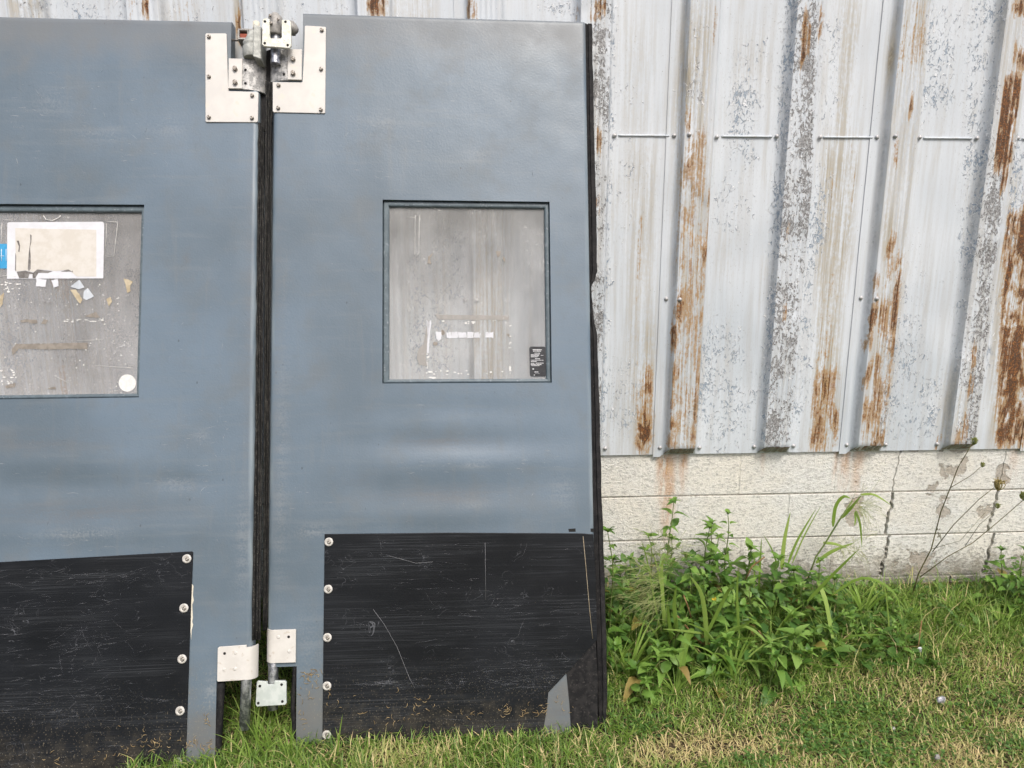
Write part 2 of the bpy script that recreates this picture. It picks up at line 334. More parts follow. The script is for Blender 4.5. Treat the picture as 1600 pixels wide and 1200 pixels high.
def siding_material():
    t = NT('weathered_siding'); x, y, z = t.sep()
    rust, dirt, flake, rib, flank, grv = t.attr('rust'), t.attr('dirt'), t.attr('flake'), t.attr('rib'), t.attr('flank'), t.attr('groove')
    big = t.noise(2.3, 2, .6); streak = t.noise(10, 3, .65, stretch=(5, 1, .22)); fine = t.noise(70, 3, .65, stretch=(1.6, 1, .8)); speck = t.noise(170, 2, .6, loc=(3, 0, 1))
    groove = t.noise(24, 3, .6, stretch=(5.5, 1, .12), loc=(2, 0, 5))
    paint = t.mix(t.rng(big, .35, .65), (.50, .548, .590), (.590, .633, .672))
    paint = t.mix(t.mul(t.rng(streak, .44, .66), .45), paint, (.43, .435, .43))
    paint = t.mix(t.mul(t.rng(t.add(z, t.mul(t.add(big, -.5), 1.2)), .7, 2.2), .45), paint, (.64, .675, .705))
    # chalky runs
    paint = t.mix(t.mul(t.rng(streak, .45, .2), .5), paint, (.69, .72, .75))
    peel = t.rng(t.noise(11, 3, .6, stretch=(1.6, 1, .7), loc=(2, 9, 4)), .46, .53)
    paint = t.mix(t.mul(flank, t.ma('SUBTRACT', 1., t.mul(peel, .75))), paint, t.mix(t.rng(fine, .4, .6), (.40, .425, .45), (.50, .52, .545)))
    gen = t.mul(t.rng(t.noise(6, 4, .65, stretch=(2.5, 1, .3), loc=(3, 8, 8)), .50, .70), .38)
    dm = t.mul(t.ma('MAXIMUM', t.mul(dirt, 1.3), gen), t.rng(t.add(t.add(t.mul(streak, .36), t.mul(groove, .36)), t.mul(fine, .28)), .40, .60))
    c = t.mix(t.mul(dm, .85, clamp=True), paint, t.ramp(fine, [(.3, (.25, .215, .15)), (.6, (.42, .38, .30))]))
    # flaked paint: small irregular chips, blue-grey primer under the pans, dark steel on the ribs
    chip_v = t.noise(44, 3, .62, stretch=(1.25, 1, .9), dist=1.0, loc=(7, 1, 2))
    chip2 = t.noise(85, 2, .6, stretch=(1.2, 1, .7), dist=.8, loc=(1, 5, 2))
    cl = t.noise(9, 3, .6, loc=(5, 5, 5))
    dens = t.add(t.mul(flake, .33), t.add(t.mul(t.add(cl, -.5), .42), -.015))
    lim = t.ma('SUBTRACT', .82, dens)
    chip = t.rng(t.add(chip_v, 0), lim, t.add(lim, .025))
    chipb = t.mul(t.rng(chip2, t.add(lim, -.01), t.add(lim, .02)), t.rng(flake, .35, .7))
    chip = t.ma('MAXIMUM', chip, chipb)
    lip = t.mul(t.rng(chip_v, t.add(lim, -.05), t.add(lim, -.005)), t.ma('SUBTRACT', 1., chip))
    c = t.mix(t.mul(lip, .7), c, (.86, .87, .88))
    under = t.mix(rib, t.mix(t.rng(speck, .35, .65), (.19, .245, .31), (.33, .39, .455)), t.mix(t.rng(speck, .38, .62), (.10, .095, .09), (.33, .33, .33)))
    c = t.mix(t.mul(chip, .90), c, under)
    hair = t.mul(t.rng(t.noise(150, 2, .6, stretch=(1.6, 1, .5), loc=(9, 3, 2)), .60, .66), t.add(t.mul(flake, .5), .18)); c = t.mix(t.mul(hair, .7), c, (.30, .30, .30))
    pit = t.mul(t.rng(t.vor(60, (1, 1, .8), loc=(4, 4, 4)), .10, .05), t.rng(t.noise(8, 2, .5, loc=(2, 2, 7)), .46, .60)); c = t.mix(t.mul(pit, .75), c, (.14, .11, .08))
    # rust: orange bloom, then brown scale, drawn down in streaks and along the rib grooves
    sn = t.add(t.add(t.mul(groove, .50), t.mul(fine, .32)), t.mul(speck, .18))
    brk = t.noise(15, 4, .65, stretch=(1.2, 1, .45), loc=(6, 2, 1), dist=.6)
    rust = t.mul(rust, t.rng(brk, .36, .56, .42, 1.08)); rv = t.add(t.add(t.mul(rust, 1.13), t.mul(t.mul(t.add(grv, t.mul(rib, -.25)), rust), .55)), t.mul(t.add(sn, -.5), 3.0))
    bloom = t.mul(t.rng(rv, .38, .85), t.rng(rust, .02, .25)); scale_ = t.rng(rv, .88, 1.15)
    bcol = t.ramp(t.noise(18, 4, .6, loc=(8, 8, 8)), [(.35, (.33, .195, .09)), (.55, (.36, .21, .07)), (.7, (.27, .125, .042))])
    c = t.mix(t.mul(bloom, .80), c, bcol)
    c = t.mix(t.mul(scale_, .92), c, t.ramp(t.add(t.mul(speck, .6), t.mul(fine, .4)), [(.40, (.032, .015, .009)), (.50, (.085, .034, .013)), (.58, (.20, .072, .018)), (.68, (.38, .18, .055))]))
    h = t.add(t.add(t.mul(chip, -.6), t.mul(lip, .5)), t.add(t.mul(scale_, t.mul(speck, .9)), t.mul(fine, .10)))
    dent = t.noise(5, 3, .5, stretch=(1, 1, .4))
    nr = t.bump(dent, .012, .35); nr = t.bump(h, .0025, .9, nr)
    rough = t.add(t.mul(t.ma('MAXIMUM', bloom, dm), .25), .50, clamp=True)
    return t.done(c, rough, nrm=nr, spec=.4)
def closure_material():
    t = NT('crimped_rib_end'); n = t.noise(60, 5, .7); n2 = t.noise(28, 3, .5, stretch=(4, 1, .4)); g = t.rand()
    c = t.mix(t.rng(n2, .35, .65), (.16, .16, .13), (.28, .28, .23)); c = t.mix(t.mul(t.rng(n, .47, .62), .8), c, (.16, .07, .02))
    return t.done(c, .75, nrm=t.bump(n, .003, .7))
def screw_material():
    t = NT('galvanised_screw'); n = t.noise(300, 3, .6)
    return t.done(t.mix(t.rng(n, .4, .7), (.42, .42, .42), (.60, .60, .60)), .5, .35)
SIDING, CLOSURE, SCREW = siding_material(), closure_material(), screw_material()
metal = empty('metal_siding', Matrix.Translation((0, 0, 0)))
tag(metal, 'weathered white ribbed metal siding streaked with rust behind the leaning doors', 'wall')
def section(k):
    """profile of one pitch ending at the right foot of rib k: (x, depth towards viewer, is_rib)"""
    xr = X0+PITCHX*k; p = []
    pan = PITCHX-2*FLANK-RIB_W; xl = xr-PITCHX
    for i in range(12): p.append((xl+pan*i/12, 0., 0))
    xa = xl+pan; 
    p += [(xa, 0, 0), (xa+FLANK*.5, RIB_H*.5, 0), (xa+FLANK*.97, RIB_H*.985, 0)]
    n = 32
    for i in range(n+1):
        f = i/n; d = RIB_H
        ph = (f-.22)/.68                                   # four rolled grooves along the rib face
        if 0 < ph < 1: d -= .0022*(.5-.5*math.cos(ph*4*2*math.pi))
        p.append((xa+FLANK+RIB_W*f, d, 1))
    p += [(xr-FLANK*.5, RIB_H*.5, 0)]
    return p
def rib_left(k): return X0+PITCHX*k-2*FLANK-RIB_W
zs = []
z_ = ZB
while z_ < ZT: zs.append(z_); z_ += .018 if z_ < 2.5 else .1
zs.append(ZT)
screw_me = MB().lathe([(.0085, 0), (.0085, .0015), (.0065, .0018), (.0064, .0042), (.004, .0062), (.0008, .0068)], 12, LOOKY).mesh('screw')
bead_L = PITCHX-2*FLANK-RIB_W-.062
bead_me = MB().tube([(-bead_L/2, .0015, 0)]+[(-bead_L/2+bead_L*f, -.0015, 0) for f in (.02, .25, .5, .75, .98)]+[(bead_L/2, .0015, 0)], .0038, 8).mesh('bead')
Zrow = wall_pt(1300, 214.5)[1]; Zmid = wall_pt(1200, 466)[1]; Zlow = wall_pt(1250, 696)[1]
rs = random.Random(5)
for k0 in range(-9, 9, 2):                                 # a sheet starts over rib k0 and carries ribs k0 and k0+1
    prof = [(rib_left(k0)-.042, .0035, 0), (rib_left(k0)-.030, .0028, 0), (rib_left(k0)-.012, .0022, 0)]
    a = [q for q in section(k0) if q[0] >= rib_left(k0)-1e-6]
    prof += [(x_, d+.0018, r_) for x_, d, r_ in a] + section(k0+1)
    xe = rib_left(k0+2)
    prof += [(q[0], q[1], 0) for q in section(k0+2) if q[0] < xe-.005]
    prof = [(x_, d, r_) for x_, d, r_ in prof]
    n = len(prof); v = []; f = []; A = {'rust': [], 'dirt': [], 'flake': [], 'rib': [], 'flank': [], 'groove': []}
    ph = rs.uniform(0, 9)
    for zi, z in enumerate(zs):
        for xi, (x_, d, r_) in enumerate(prof):
            dd = d
            if d > .01:
                if z < ZB+.036: dd = d*max(0., min(1., (z-ZB-.002)/.030)) if z > ZB else 0.
                if mnoise.noise(Vector((k0*3.1+x_*2, z*2.2, ph))) > .28: dd -= .0035
            dd += .0022*mnoise.noise(Vector((x_*4, z*3, 2.)))
            zz = z - ((.010 if xi < 3 else 0.) if zi == 0 else 0.) + (.0015*mnoise.noise(Vector((x_*25, 1, 1))) if zi == 0 else 0)
            v.append((x_, WALL_Y-dd, zz))
            A['rust'].append(field(RUST, x_, z)); A['dirt'].append(field(DIRT, x_, z, .14, 1.0)); A['flake'].append(field(FLAKE, x_, z, .16, 1.3)); A['rib'].append(float(r_)); A['flank'].append(1. if .004 < d < RIB_H*.99 and not r_ else 0.); A['groove'].append(max(0., (RIB_H-d)/.0022) if r_ else 0.)
    for j in range(len(zs)-1):
        for i in range(n-1): f.append((j*n+i, j*n+i+1, (j+1)*n+i+1, (j+1)*n+i))
    me = mesh('metal_sheet', v, f, True)
    for nm, arr in A.items():
        at_ = me.attributes.new(nm, 'FLOAT', 'POINT'); at_.data.foreach_set('value', arr)
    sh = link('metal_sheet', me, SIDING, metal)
    # folded rib ends: a dark crimped flap closing each rib at the bottom
    for k in (k0, k0+1):
        xl = rib_left(k)+FLANK; m = MB(); nn = 10; vv = []; ff = []
        for i in range(nn+1):
            fx = i/nn; jx = xl+.001+RIB_W*fx*.98; w_ = .0015*math.sin(i*2.4+k)
            vv += [(jx, WALL_Y-RIB_H-.0035+w_, ZB+.036+.003*rs.random()), (jx-.001, WALL_Y-.020+w_, ZB+.015), (jx-.004+.008*fx, WALL_Y-.006, ZB+.003+.003*rs.random())]
        for i in range(nn):
            ff += [(3*i, 3*i+1, 3*i+4, 3*i+3), (3*i+1, 3*i+2, 3*i+5, 3*i+4)]
        vv += [(xl-FLANK*.9, WALL_Y-.004, ZB+.004)]; ff.append((0, len(vv)-1, 2, 1))
        m.add(vv, ff); m.build('rib_end', CLOSURE, sh)
    for k in (k0+1, k0+2):
        xa, xb = X0+PITCHX*(k-1)+.014, rib_left(k)-.010
        if k == k0+2: xb = rib_left(k)-.048
        for zr in (Zrow, Zlow):
            for xs_ in (xa, rib_left(k)-.012):
                if zr == Zlow and rs.random() < .06: continue
                link('screw', screw_me, SCREW, sh, Matrix.Translation((xs_+rs.uniform(-.003, .003), WALL_Y-.0045, zr+rs.uniform(-.003, .003))))
        link('bead', bead_me, SIDING, sh, Matrix.Translation(((xa+rib_left(k)-.012)/2, WALL_Y-.0015, Zrow)))
    for dx, zr in ((-.014, Zmid), (.030, Zmid), (.036, Zrow)):
        link('screw', screw_me, SCREW, sh, Matrix.Translation((rib_left(k0)+dx, WALL_Y-.0045-(RIB_H if dx > 0 else 0.), zr)))

# ================================================================== the two leaning doors
class Plane:
    """a leaning door face: pixel anchor on its foot, distance, lean / yaw / roll"""
    def __init__(s, anchor, dist, lean, yaw, roll):
        lean, yaw, roll = R(lean), R(yaw), R(roll)
        s.n = Vector((math.sin(yaw)*math.cos(lean), -math.cos(yaw)*math.cos(lean), math.sin(lean)))
        u = Vector((math.cos(yaw), math.sin(yaw), 0)); v = s.n.cross(u)
        if v.z < 0: v = -v
        s.u = u*math.cos(roll)+v*math.sin(roll); s.v = v*math.cos(roll)-u*math.sin(roll)
        s.o = CAM + ray(*anchor)*dist
    def M(s): return Matrix(((s.u.x, -s.n.x, s.v.x, s.o.x), (s.u.y, -s.n.y, s.v.y, s.o.y), (s.u.z, -s.n.z, s.v.z, s.o.z), (0, 0, 0, 1)))
    def uv(s, px, py, off=0.):
        w_ = ray(px, py); o = s.o+s.n*off; t_ = ((o-CAM).dot(s.n))/w_.dot(s.n); h = CAM+w_*t_-o
        return h.dot(s.u), h.dot(s.v)
    def us(s, *p): return sum(s.uv(*q)[0] for q in p)/len(p)
    def vs(s, *p): return sum(s.uv(*q)[1] for q in p)/len(p)
    def poly(s, pts, off=0.): return [s.uv(x_, y_, off) for x_, y_ in pts]
DR = Plane((463, 1165), 2.2*1.0427, 14.793, .881, -.5085)
DL = Plane((335, 1200), 2.15*1.0300, 16.514, .981, -.0636)

def plastic_material():
    t = NT('grey_blue_polyethylene'); x, y, z = t.sep()
    big = t.noise(1.7, 3, .6, loc=(3, 1, 4)); mid = t.noise(7, 4, .6); vst = t.noise(9, 3, .6, stretch=(3, 1, .3)); hst = t.noise(9, 3, .6, stretch=(.35, 1, 4), loc=(2, 2, 2)); fine = t.noise(140, 2, .6)
    c = t.mix(t.rng(big, .3, .7), (.105, .141, .172), (.134, .182, .230))
    c = t.mix(t.mul(t.rng(mid, .48, .72), .42), c, (.135, .15, .155))
    c = t.mix(t.mul(t.rng(hst, .5, .75), .35), c, (.165, .195, .215))
    c = t.mix(t.mul(t.rng(vst, .55, .75), .25), c, (.175, .19, .195))
    sm = t.noise(38, 4, .65, loc=(4, 4, 4)); c = t.mix(t.mul(t.rng(sm, .50, .68), .07), c, (.185, .205, .215)); c = t.mix(t.mul(t.rng(sm, .48, .34), .08), c, (.085, .105, .118))
    dk = t.mul(t.rng(t.vor(15, (1, 1, .6), loc=(6, 0, 3)), .05, .025), .6); c = t.mix(dk, c, (.05, .055, .06))
    # grime: along the top edge, hinge sides and splashed at the foot
    foot = t.rng(t.add(t.rng(z, .5, 0.), t.mul(t.add(mid, -.5), 1.4)), .35, 1.1); c = t.mix(t.mul(foot, .75), c, (.15, .145, .13))
    sp = t.mul(t.rng(fine, .60, .68), t.rng(z, .45, .05)); c = t.mix(t.mul(sp, .6), c, (.28, .25, .19))
    topg = t.mul(t.rng(t.add(t.rng(z, 2.1, 2.55), t.mul(t.add(mid, -.5), 1.0)), .35, 1.0), .55); c = t.mix(topg, c, (.17, .175, .175))
    c = t.mix(t.mul(t.attr('smear_shade'), t.rng(t.add(t.mul(hst, .6), t.mul(fine, .4)), .35, .6)), c, (.125, .13, .135))  # smears, plus shade painted into the right door's lower corner
    c = t.mix(t.mul(t.attr('pale'), t.rng(t.add(t.mul(hst, .5), t.mul(fine, .5)), .40, .6)), c, (.30, .315, .32))
    c = t.mix(t.mul(t.attr('edge'), t.rng(vst, .35, .65)), c, (.27, .32, .345))
    nr = t.bump(t.noise(3, 2, .5), .02, .35); nr = t.bump(fine, .0008, .5, nr)
    return t.done(c, t.rng(mid, .3, .7, .35, .48), nrm=nr, spec=.5)
def kick_material():
    t = NT('scratched_black_plastic'); x, y, z = t.sep()
    big = t.noise(2.5, 3, .6, loc=(1, 0, 2)); fine = t.noise(180, 2, .6)
    hl = t.noise(70, 3, .7, stretch=(.035, 1, 6.0))
    c = t.mix(t.rng(big, .35, .65), (.005, .006, .0075), (.009, .0105, .013))
    band = t.noise(4, 3, .6, stretch=(.5, 1, 2.2), loc=(5, 5, 5))
    haze = t.mul(t.rng(hl, .46, .66), t.rng(band, .40, .64)); c = t.mix(t.mul(haze, .45), c, (.060, .066, .073))
    # curly scuffs
    cu = t.noise(16, 2, .5, dist=1.6, loc=(3, 3, 9)); ring = t.rng(t.ma('ABSOLUTE', t.add(cu, -.52)), .006, .002)
    c = t.mix(t.mul(t.mul(ring, t.rng(t.noise(9, 2, .5, loc=(8, 1, 3)), .56, .66)), .4), c, (.22, .23, .25))
    # earth and clippings drying along the foot
    e = t.rng(t.add(t.rng(z, .30, 0.), t.mul(t.add(t.noise(22, 4, .7), -.5), 2.)), .55, 1.2); c = t.mix(t.mul(e, .25), c, (.10, .085, .06))
    sp = t.mul(t.rng(fine, .62, .68), t.rng(z, .33, .05)); c = t.mix(t.mul(sp, .45), c, (.28, .24, .17))
    nr = t.bump(t.noise(4, 2, .5), .015, .5); nr = t.bump(t.add(t.mul(hl, .6), t.mul(fine, .4)), .0008, .6, nr)
    return t.done(c, t.rng(band, .3, .7, .42, .60), nrm=nr, spec=.22)
def simple(name, a, b, sc, rough=.6, metal=0., lo=.4, hi=.62, bump_=.0008, stretch=(1, 1, 1), spec=.5, speck=None):
    t = NT(name); n = t.noise(sc, 5, .65, stretch=stretch); c = t.mix(t.rng(n, lo, hi), a, b)
    if speck: c = t.mix(t.rng(t.noise(sc*4, 3, .6, loc=(3, 1, 2)), .60, .68), c, speck)
    return t.done(c, rough, metal, t.bump(n, bump_, .7), spec)
PLASTIC, KICK = plastic_material(), kick_material()
STEEL = simple('dull_stainless_plate', (.55, .535, .505), (.60, .58, .545), 9, .6, .2, bump_=.0002, speck=(.60, .56, .50))
ZINC = simple('zinc_bracket', (.20, .20, .195), (.44, .435, .42), 55, .55, .3, .42, .58, .0015, speck=(.10, .10, .10))
BRKT = simple('off_white_coated_bracket', (.56, .54, .50), (.62, .60, .56), 14, .6, .0, bump_=.0003, speck=(.52, .48, .42))
TUBE = simple('rough_galvanised_tube', (.20, .21, .23), (.55, .56, .58), 50, .42, .8, .42, .58, .003)
CAST = simple('grey_cast_pivot', (.26, .25, .235), (.38, .365, .34), 70, .6, .2)
CASTG = simple('greenish_grey_casting', (.30, .31, .29), (.44, .45, .42), 60, .6, .1)
FLANGE = simple('flaking_yellowed_flange', (.62, .62, .53), (.74, .74, .68), 70, .55, .1, speck=(.28, .26, .16))
PALEPL = simple('pale_green_plate', (.50, .55, .52), (.60, .64, .61), 30, .5, .15)
BOLT = simple('tarnished_bolt', (.16, .14, .12), (.50, .47, .42), 160, .45, .7)
WASH = simple('plastic_washer', (.44, .42, .38), (.62, .60, .56), 90, .6)
RUBBER = simple('black_rubber', (.008, .008, .009), (.020, .019, .019), 40, .75, speck=(.05, .046, .042), spec=.25)
MOULD = simple('mouldy_rubber_seal', (.008, .008, .008), (.042, .040, .036), 90, .8, 0., .46, .70, .0015, (1, 1, .8), speck=(.19, .175, .14), spec=.3)
HOLE = simple('dark_hole', (.006, .006, .006), (.012, .012, .012), 30, .9)
FRAMEM = simple('window_frame_plastic', (.085, .115, .132), (.112, .148, .168), 30, .5, speck=(.22, .25, .27))
PAPER = simple('aged_paper', (.56, .53, .475), (.61, .585, .54), 28, .9, spec=.2)
PAPERB = simple('white_paper_border', (.60, .61, .635), (.65, .66, .69), 30, .9, spec=.2)
BLUE = simple('blue_sticker', (.03, .27, .52), (.045, .31, .56), 40, .45)
BLACKST = simple('black_sticker', (.010, .011, .014), (.022, .024, .028), 60, .4)
WHITEP = simple('white_print', (.70, .71, .73), (.82, .83, .84), 200, .7)
TAPE = simple('old_brown_tape', (.20, .175, .145), (.28, .25, .21), 50, .35)
GLUE = simple('glue_scraps', (.62, .62, .60), (.74, .73, .70), 90, .7)
TANTAPE = simple('tan_tape_scrap', (.38, .31, .20), (.50, .43, .30), 60, .5)
REDM = simple('red_rubber_block', (.25, .05, .025), (.33, .08, .04), 60, .7)
CREAM = simple('cream_cap', (.62, .58, .47), (.70, .66, .55), 40, .6)
STRAW = simple('dry_straw', (.28, .20, .10), (.42, .32, .17), 30, .9, spec=.2)
def pane_material(name, film, amount):
    t = NT(name); n = t.noise(7, 4, .65); f2 = t.noise(120, 2, .6); vs_ = t.noise(20, 3, .6, stretch=(2, 1, .25)); x, y, z = t.sep()
    dots = t.mul(t.rng(f2, .665, .70), t.rng(n, .45, .6))
    t.put(t.b.inputs['Base Color'], t.mix(t.mul(dots, .7), film, (.72, .72, .71)))
    t.b.inputs['Roughness'].default_value = .28; t.b.inputs['Specular IOR Level'].default_value = .35
    tr = t.n.new('ShaderNodeBsdfTransparent'); mx = t.n.new('ShaderNodeMixShader'); tr.inputs[0].default_value = (.97, .97, .97, 1)
    fac = t.add(t.mul(t.rng(t.add(t.mul(n, .6), t.mul(vs_, .4)), .3, .7, .75, 1.3), amount), t.mul(dots, .4), clamp=True)
    t.l.new(fac, mx.inputs[0]); t.l.new(tr.outputs[0], mx.inputs[1]); t.l.new(t.b.outputs[0], mx.inputs[2]); t.l.new(mx.outputs[0], t.out.inputs[0])
    return t.m
PANE_R = pane_material('clear_scuffed_acrylic', (.80, .80, .79), .15)
PANE_L = pane_material('cloudy_dirty_acrylic', (.60, .59, .58), .21)

TH = .046
def frange(a, b, st):
    n = max(1, int(round((b-a)/st))); return [a+(b-a)*i/n for i in range(n)]
def smooth(e0, e1, v):
    t_ = min(1, max(0, (v-e0)/(e1-e0))); return t_*t_*(3-2*t_)
def door_slab(D, parent, ul, ur, vt, notch_t, notch_b, side, win, dents, smear_shade_spots):
    """slab with notched hinge corners and a window opening; side = +1 hinge corners on the right"""
    (nu_t, nv_t), (nu_b, nv_b) = notch_t, notch_b; wu0, wu1, wv0, wv1 = win
    cu = sorted({ul, ur, nu_t, nu_b, wu0, wu1}); cv = sorted({0., vt, nv_t, nv_b, wv0, wv1})
    gu = []
    for a, b in zip(cu[:-1], cu[1:]): gu += frange(a, b, .02)
    gu.append(cu[-1])
    for r_ in (.004, .009, .015): gu += [ul+r_, ur-r_]
    gu = sorted(set(round(g, 5) for g in gu)); gv = []
    for a, b in zip(cv[:-1], cv[1:]): gv += frange(a, b, .02)
    gv.append(cv[-1]); gv = sorted(set([round(g, 5) for g in gv]+[round(vt-.004, 5), round(vt-.010, 5)]))
    def inside(u, v):
        if wu0 < u < wu1 and wv0 < v < wv1: return False
        if side > 0: return not ((u > nu_t and v > nv_t) or (u > nu_b and v < nv_b))
        return not ((u < nu_t and v > nv_t) or (u < nu_b and v < nv_b))
    def depth(u, v):
        d = 0.
        for (uc, vc, ru, rv, a) in dents: d += a*math.exp(-((u-uc)/ru)**2-((v-vc)/rv)**2)
        for e in (u-ul, ur-u):
            r_ = .016
            if e < r_: d += r_-math.sqrt(max(0, r_*r_-(r_-e)**2))
        e = vt-v
        if e < .011: d += .011-math.sqrt(max(0, .011**2-(.011-e)**2))
        k = .0025*mnoise.noise(Vector((u*2.2, v*2.2, 7.)))
        return min(d+k*min(1, max(0, (min(abs(u-wu0), abs(u-wu1))-.0)/.1)), .02)
    bm = bmesh.new(); idx = {}
    def vert(i, j):
        if (i, j) not in idx: idx[(i, j)] = bm.verts.new((gu[i], depth(gu[i], gv[j]), gv[j]))
        return idx[(i, j)]
    for i in range(len(gu)-1):
        for j in range(len(gv)-1):
            if inside((gu[i]+gu[i+1])/2, (gv[j]+gv[j+1])/2): bm.faces.new((vert(i, j), vert(i+1, j), vert(i+1, j+1), vert(i, j+1)))
    for f in bm.faces: f.smooth = True
    front = list(bm.verts); be = [e for e in bm.edges if e.is_boundary]
    r_ = bmesh.ops.extrude_edge_only(bm, edges=be)
    for g in r_['geom']:
        if isinstance(g, bmesh.types.BMVert): g.co.y = TH
        if isinstance(g, bmesh.types.BMFace): g.smooth = False
    # back face
    bk = {}
    for g in r_['geom']:
        if isinstance(g, bmesh.types.BMVert): bk[(round(g.co.x, 5), round(g.co.z, 5))] = g
    def bvert(i, j):
        k_ = (round(gu[i], 5), round(gv[j], 5))
        if k_ not in bk: bk[k_] = bm.verts.new((gu[i], TH, gv[j]))
        return bk[k_]
    for i in range(len(gu)-1):
        for j in range(len(gv)-1):
            if inside((gu[i]+gu[i+1])/2, (gv[j]+gv[j+1])/2): bm.faces.new((bvert(i, j), bvert(i, j+1), bvert(i+1, j+1), bvert(i+1, j)))
    for e in bm.edges:
        if len(e.link_faces) == 2 and e.calc_face_angle() > .9: e.smooth = False
    me = bpy.data.meshes.new('panel')
    bm.verts.index_update(); cos = [(v.co.x, v.co.z) for v in bm.verts]; bm.to_mesh(me); bm.free()
    for nm in ('smear_shade', 'pale', 'edge'):
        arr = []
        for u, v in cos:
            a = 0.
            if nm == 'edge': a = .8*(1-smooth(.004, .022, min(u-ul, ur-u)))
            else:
                for (kk, uc, vc, ru, rv, st) in smear_shade_spots:
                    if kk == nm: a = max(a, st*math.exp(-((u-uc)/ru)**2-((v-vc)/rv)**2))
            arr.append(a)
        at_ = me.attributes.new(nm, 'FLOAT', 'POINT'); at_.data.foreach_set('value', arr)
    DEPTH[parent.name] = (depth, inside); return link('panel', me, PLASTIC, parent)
DEPTH = {}
def ring(m, o, i_, y0, y1, r=.004):
    """rectangular frame ring: outer (u0,u1,v0,v1), inner likewise, rounded inner lip"""
    def rect(q, d=0., y=0.): return [(q[0]+d, y, q[2]+d), (q[1]-d, y, q[2]+d), (q[1]-d, y, q[3]-d), (q[0]+d, y, q[3]-d)]
    rs_ = [rect(o, 0, y1), rect(o, 0, y0+r), rect(o, r, y0)]
    q = i_; rs_ += [rect(q, -r*1.6, y0), rect(q, -r*.6, y0+r*.4), rect(q, 0, y0+r*1.4), rect(q, 0, y1)]
    v = [p for k in rs_ for p in k]; f = []
    for k in range(len(rs_)-1):
        for a in range(4):
            b = (a+1) % 4; f.append((k*4+a, k*4+b, (k+1)*4+b, (k+1)*4+a))
    m.add(v, f)
def bolt_mesh(name, r, h, hexa=False, washer=False, mat=None):
    m = MB()
    if washer: m.lathe([(r*2.0, 0), (r*2.0, h*.45), (r*1.75, h*.65), (r*1.1, h*.65)], 18, LOOKY)
    m.lathe([(r, h*.3), (r, h*.75), (r*.8, h), (r*.42, h*1.04), (r*.36, h*.8)] if not hexa else [(r, 0), (r, h*.9), (r*.85, h)], 6 if hexa else 14, LOOKY, sm=not hexa)
    me = m.mesh(name); me.materials.append(mat); return me
B_SMALL = bolt_mesh('bolt', .0068, .007, mat=BOLT); B_HEX = bolt_mesh('bolt', .0085, .010, hexa=True, mat=BOLT)
B_HOLE = MB().lathe([(.0045, 0), (.0045, .0006), (.001, .0008)], 12, LOOKY).mesh('bolt_hole'); B_HOLE.materials.append(HOLE)
WASHER = MB().lathe([(.0145, 0), (.0145, .002), (.0130, .0036), (.0080, .0040), (.0072, .0030), (.0070, .0030)], 20, LOOKY).mesh('washer'); WASHER.materials.append(WASH)
RIVET = MB().lathe([(.0066, 0), (.0064, .0022), (.0045, .0042), (.0018, .0030)], 14, LOOKY).mesh('rivet'); RIVET.materials.append(BOLT)
def put(me, name, D, parent, px, py, off, rot=0.):
    u, v = D.uv(px, py, off); return link(name, me, None, parent, Matrix.Translation((u, -off, v)) @ Matrix.Rotation(rot, 4, 'Y'))
def patch(D, parent, name, px, mat, y, th=.0004):
    """thin piece stuck on a pane: outline in pixels, at depth y (positive = into the door)"""
    return MB().prism(D.poly(px, -y), y-th, y).build(name, mat, parent)
def ragged(p, amt=.45, seed=1):
    r_ = random.Random(seed+len(p)+int(p[0][0]*7)); out = []
    for (xa, ya), (xb, yb) in zip(p, p[1:]+p[:1]):
        n = max(1, min(7, int(math.hypot(xb-xa, yb-ya)/2.2)))
        for i in range(n): f = i/n; out.append((xa+(xb-xa)*f+(r_.uniform(-amt, amt) if n > 1 else 0), ya+(yb-ya)*f+(r_.uniform(-amt, amt) if n > 1 else 0)))
    return out
def patches(D, parent, name, polys, mat, y, th=.0004):
    if mat in (TAPE, TANTAPE, PAPERB, GLUE): polys = [ragged(list(p)) for p in polys]
    m = MB()
    for p in polys: m.prism(D.poly(p, -y), y-th, y)
    o = m.build(name, mat, parent)
    if len(polys) > 1: o['kind'] = 'stuff'
    return o
def rag(cx, cy, w_, h, n=9, seed=0, j=.35):
    r_ = random.Random(seed); return [(cx+math.cos(2*math.pi*i/n)*w_*(1+r_.uniform(-j, j)), cy+math.sin(2*math.pi*i/n)*h*(1+r_.uniform(-j, j))) for i in range(n)]
def curved_bracket(D, parent, u_flat, u_in, v0, v1, y_front, y_back, mat, name, th=.006):
    """plate flat at u_flat that rolls back into the door gap at u_in"""
    prof = []; n = 12
    for i in range(n+1):
        f = i/n; uu = u_flat+(u_in-u_flat)*(math.sin(f*math.pi/2)**.9 if f > 0 else 0); yy = y_front+(y_back-y_front)*(1-math.cos(f*math.pi/2))
        prof.append((uu, yy))
    sgn = 1 if u_in > u_flat else -1
    inner = [(x_-sgn*th*.9 if i > 4 else x_, y_+th) for i, (x_, y_) in enumerate(prof)]
    m = MB(); loop = prof+inner[::-1]; k = len(loop); v = [(x_, y_, v0) for x_, y_ in loop]+[(x_, y_, v1) for x_, y_ in loop]
    f = [(i, (i+1) % k, k+(i+1) % k, k+i) for i in range(k)]
    q = len(prof)
    for i in range(q-1):
        f.append((i, i+1, k-2-i, k-1-i)); f.append((k+i, k+k-1-i, k+k-2-i, k+i+1))
    m.add(v, f); me = m.mesh(name)
    bm = bmesh.new(); bm.from_mesh(me); bmesh.ops.recalc_face_normals(bm, faces=bm.faces); bm.to_mesh(me); bm.free()
    return link(name, me, mat, parent)

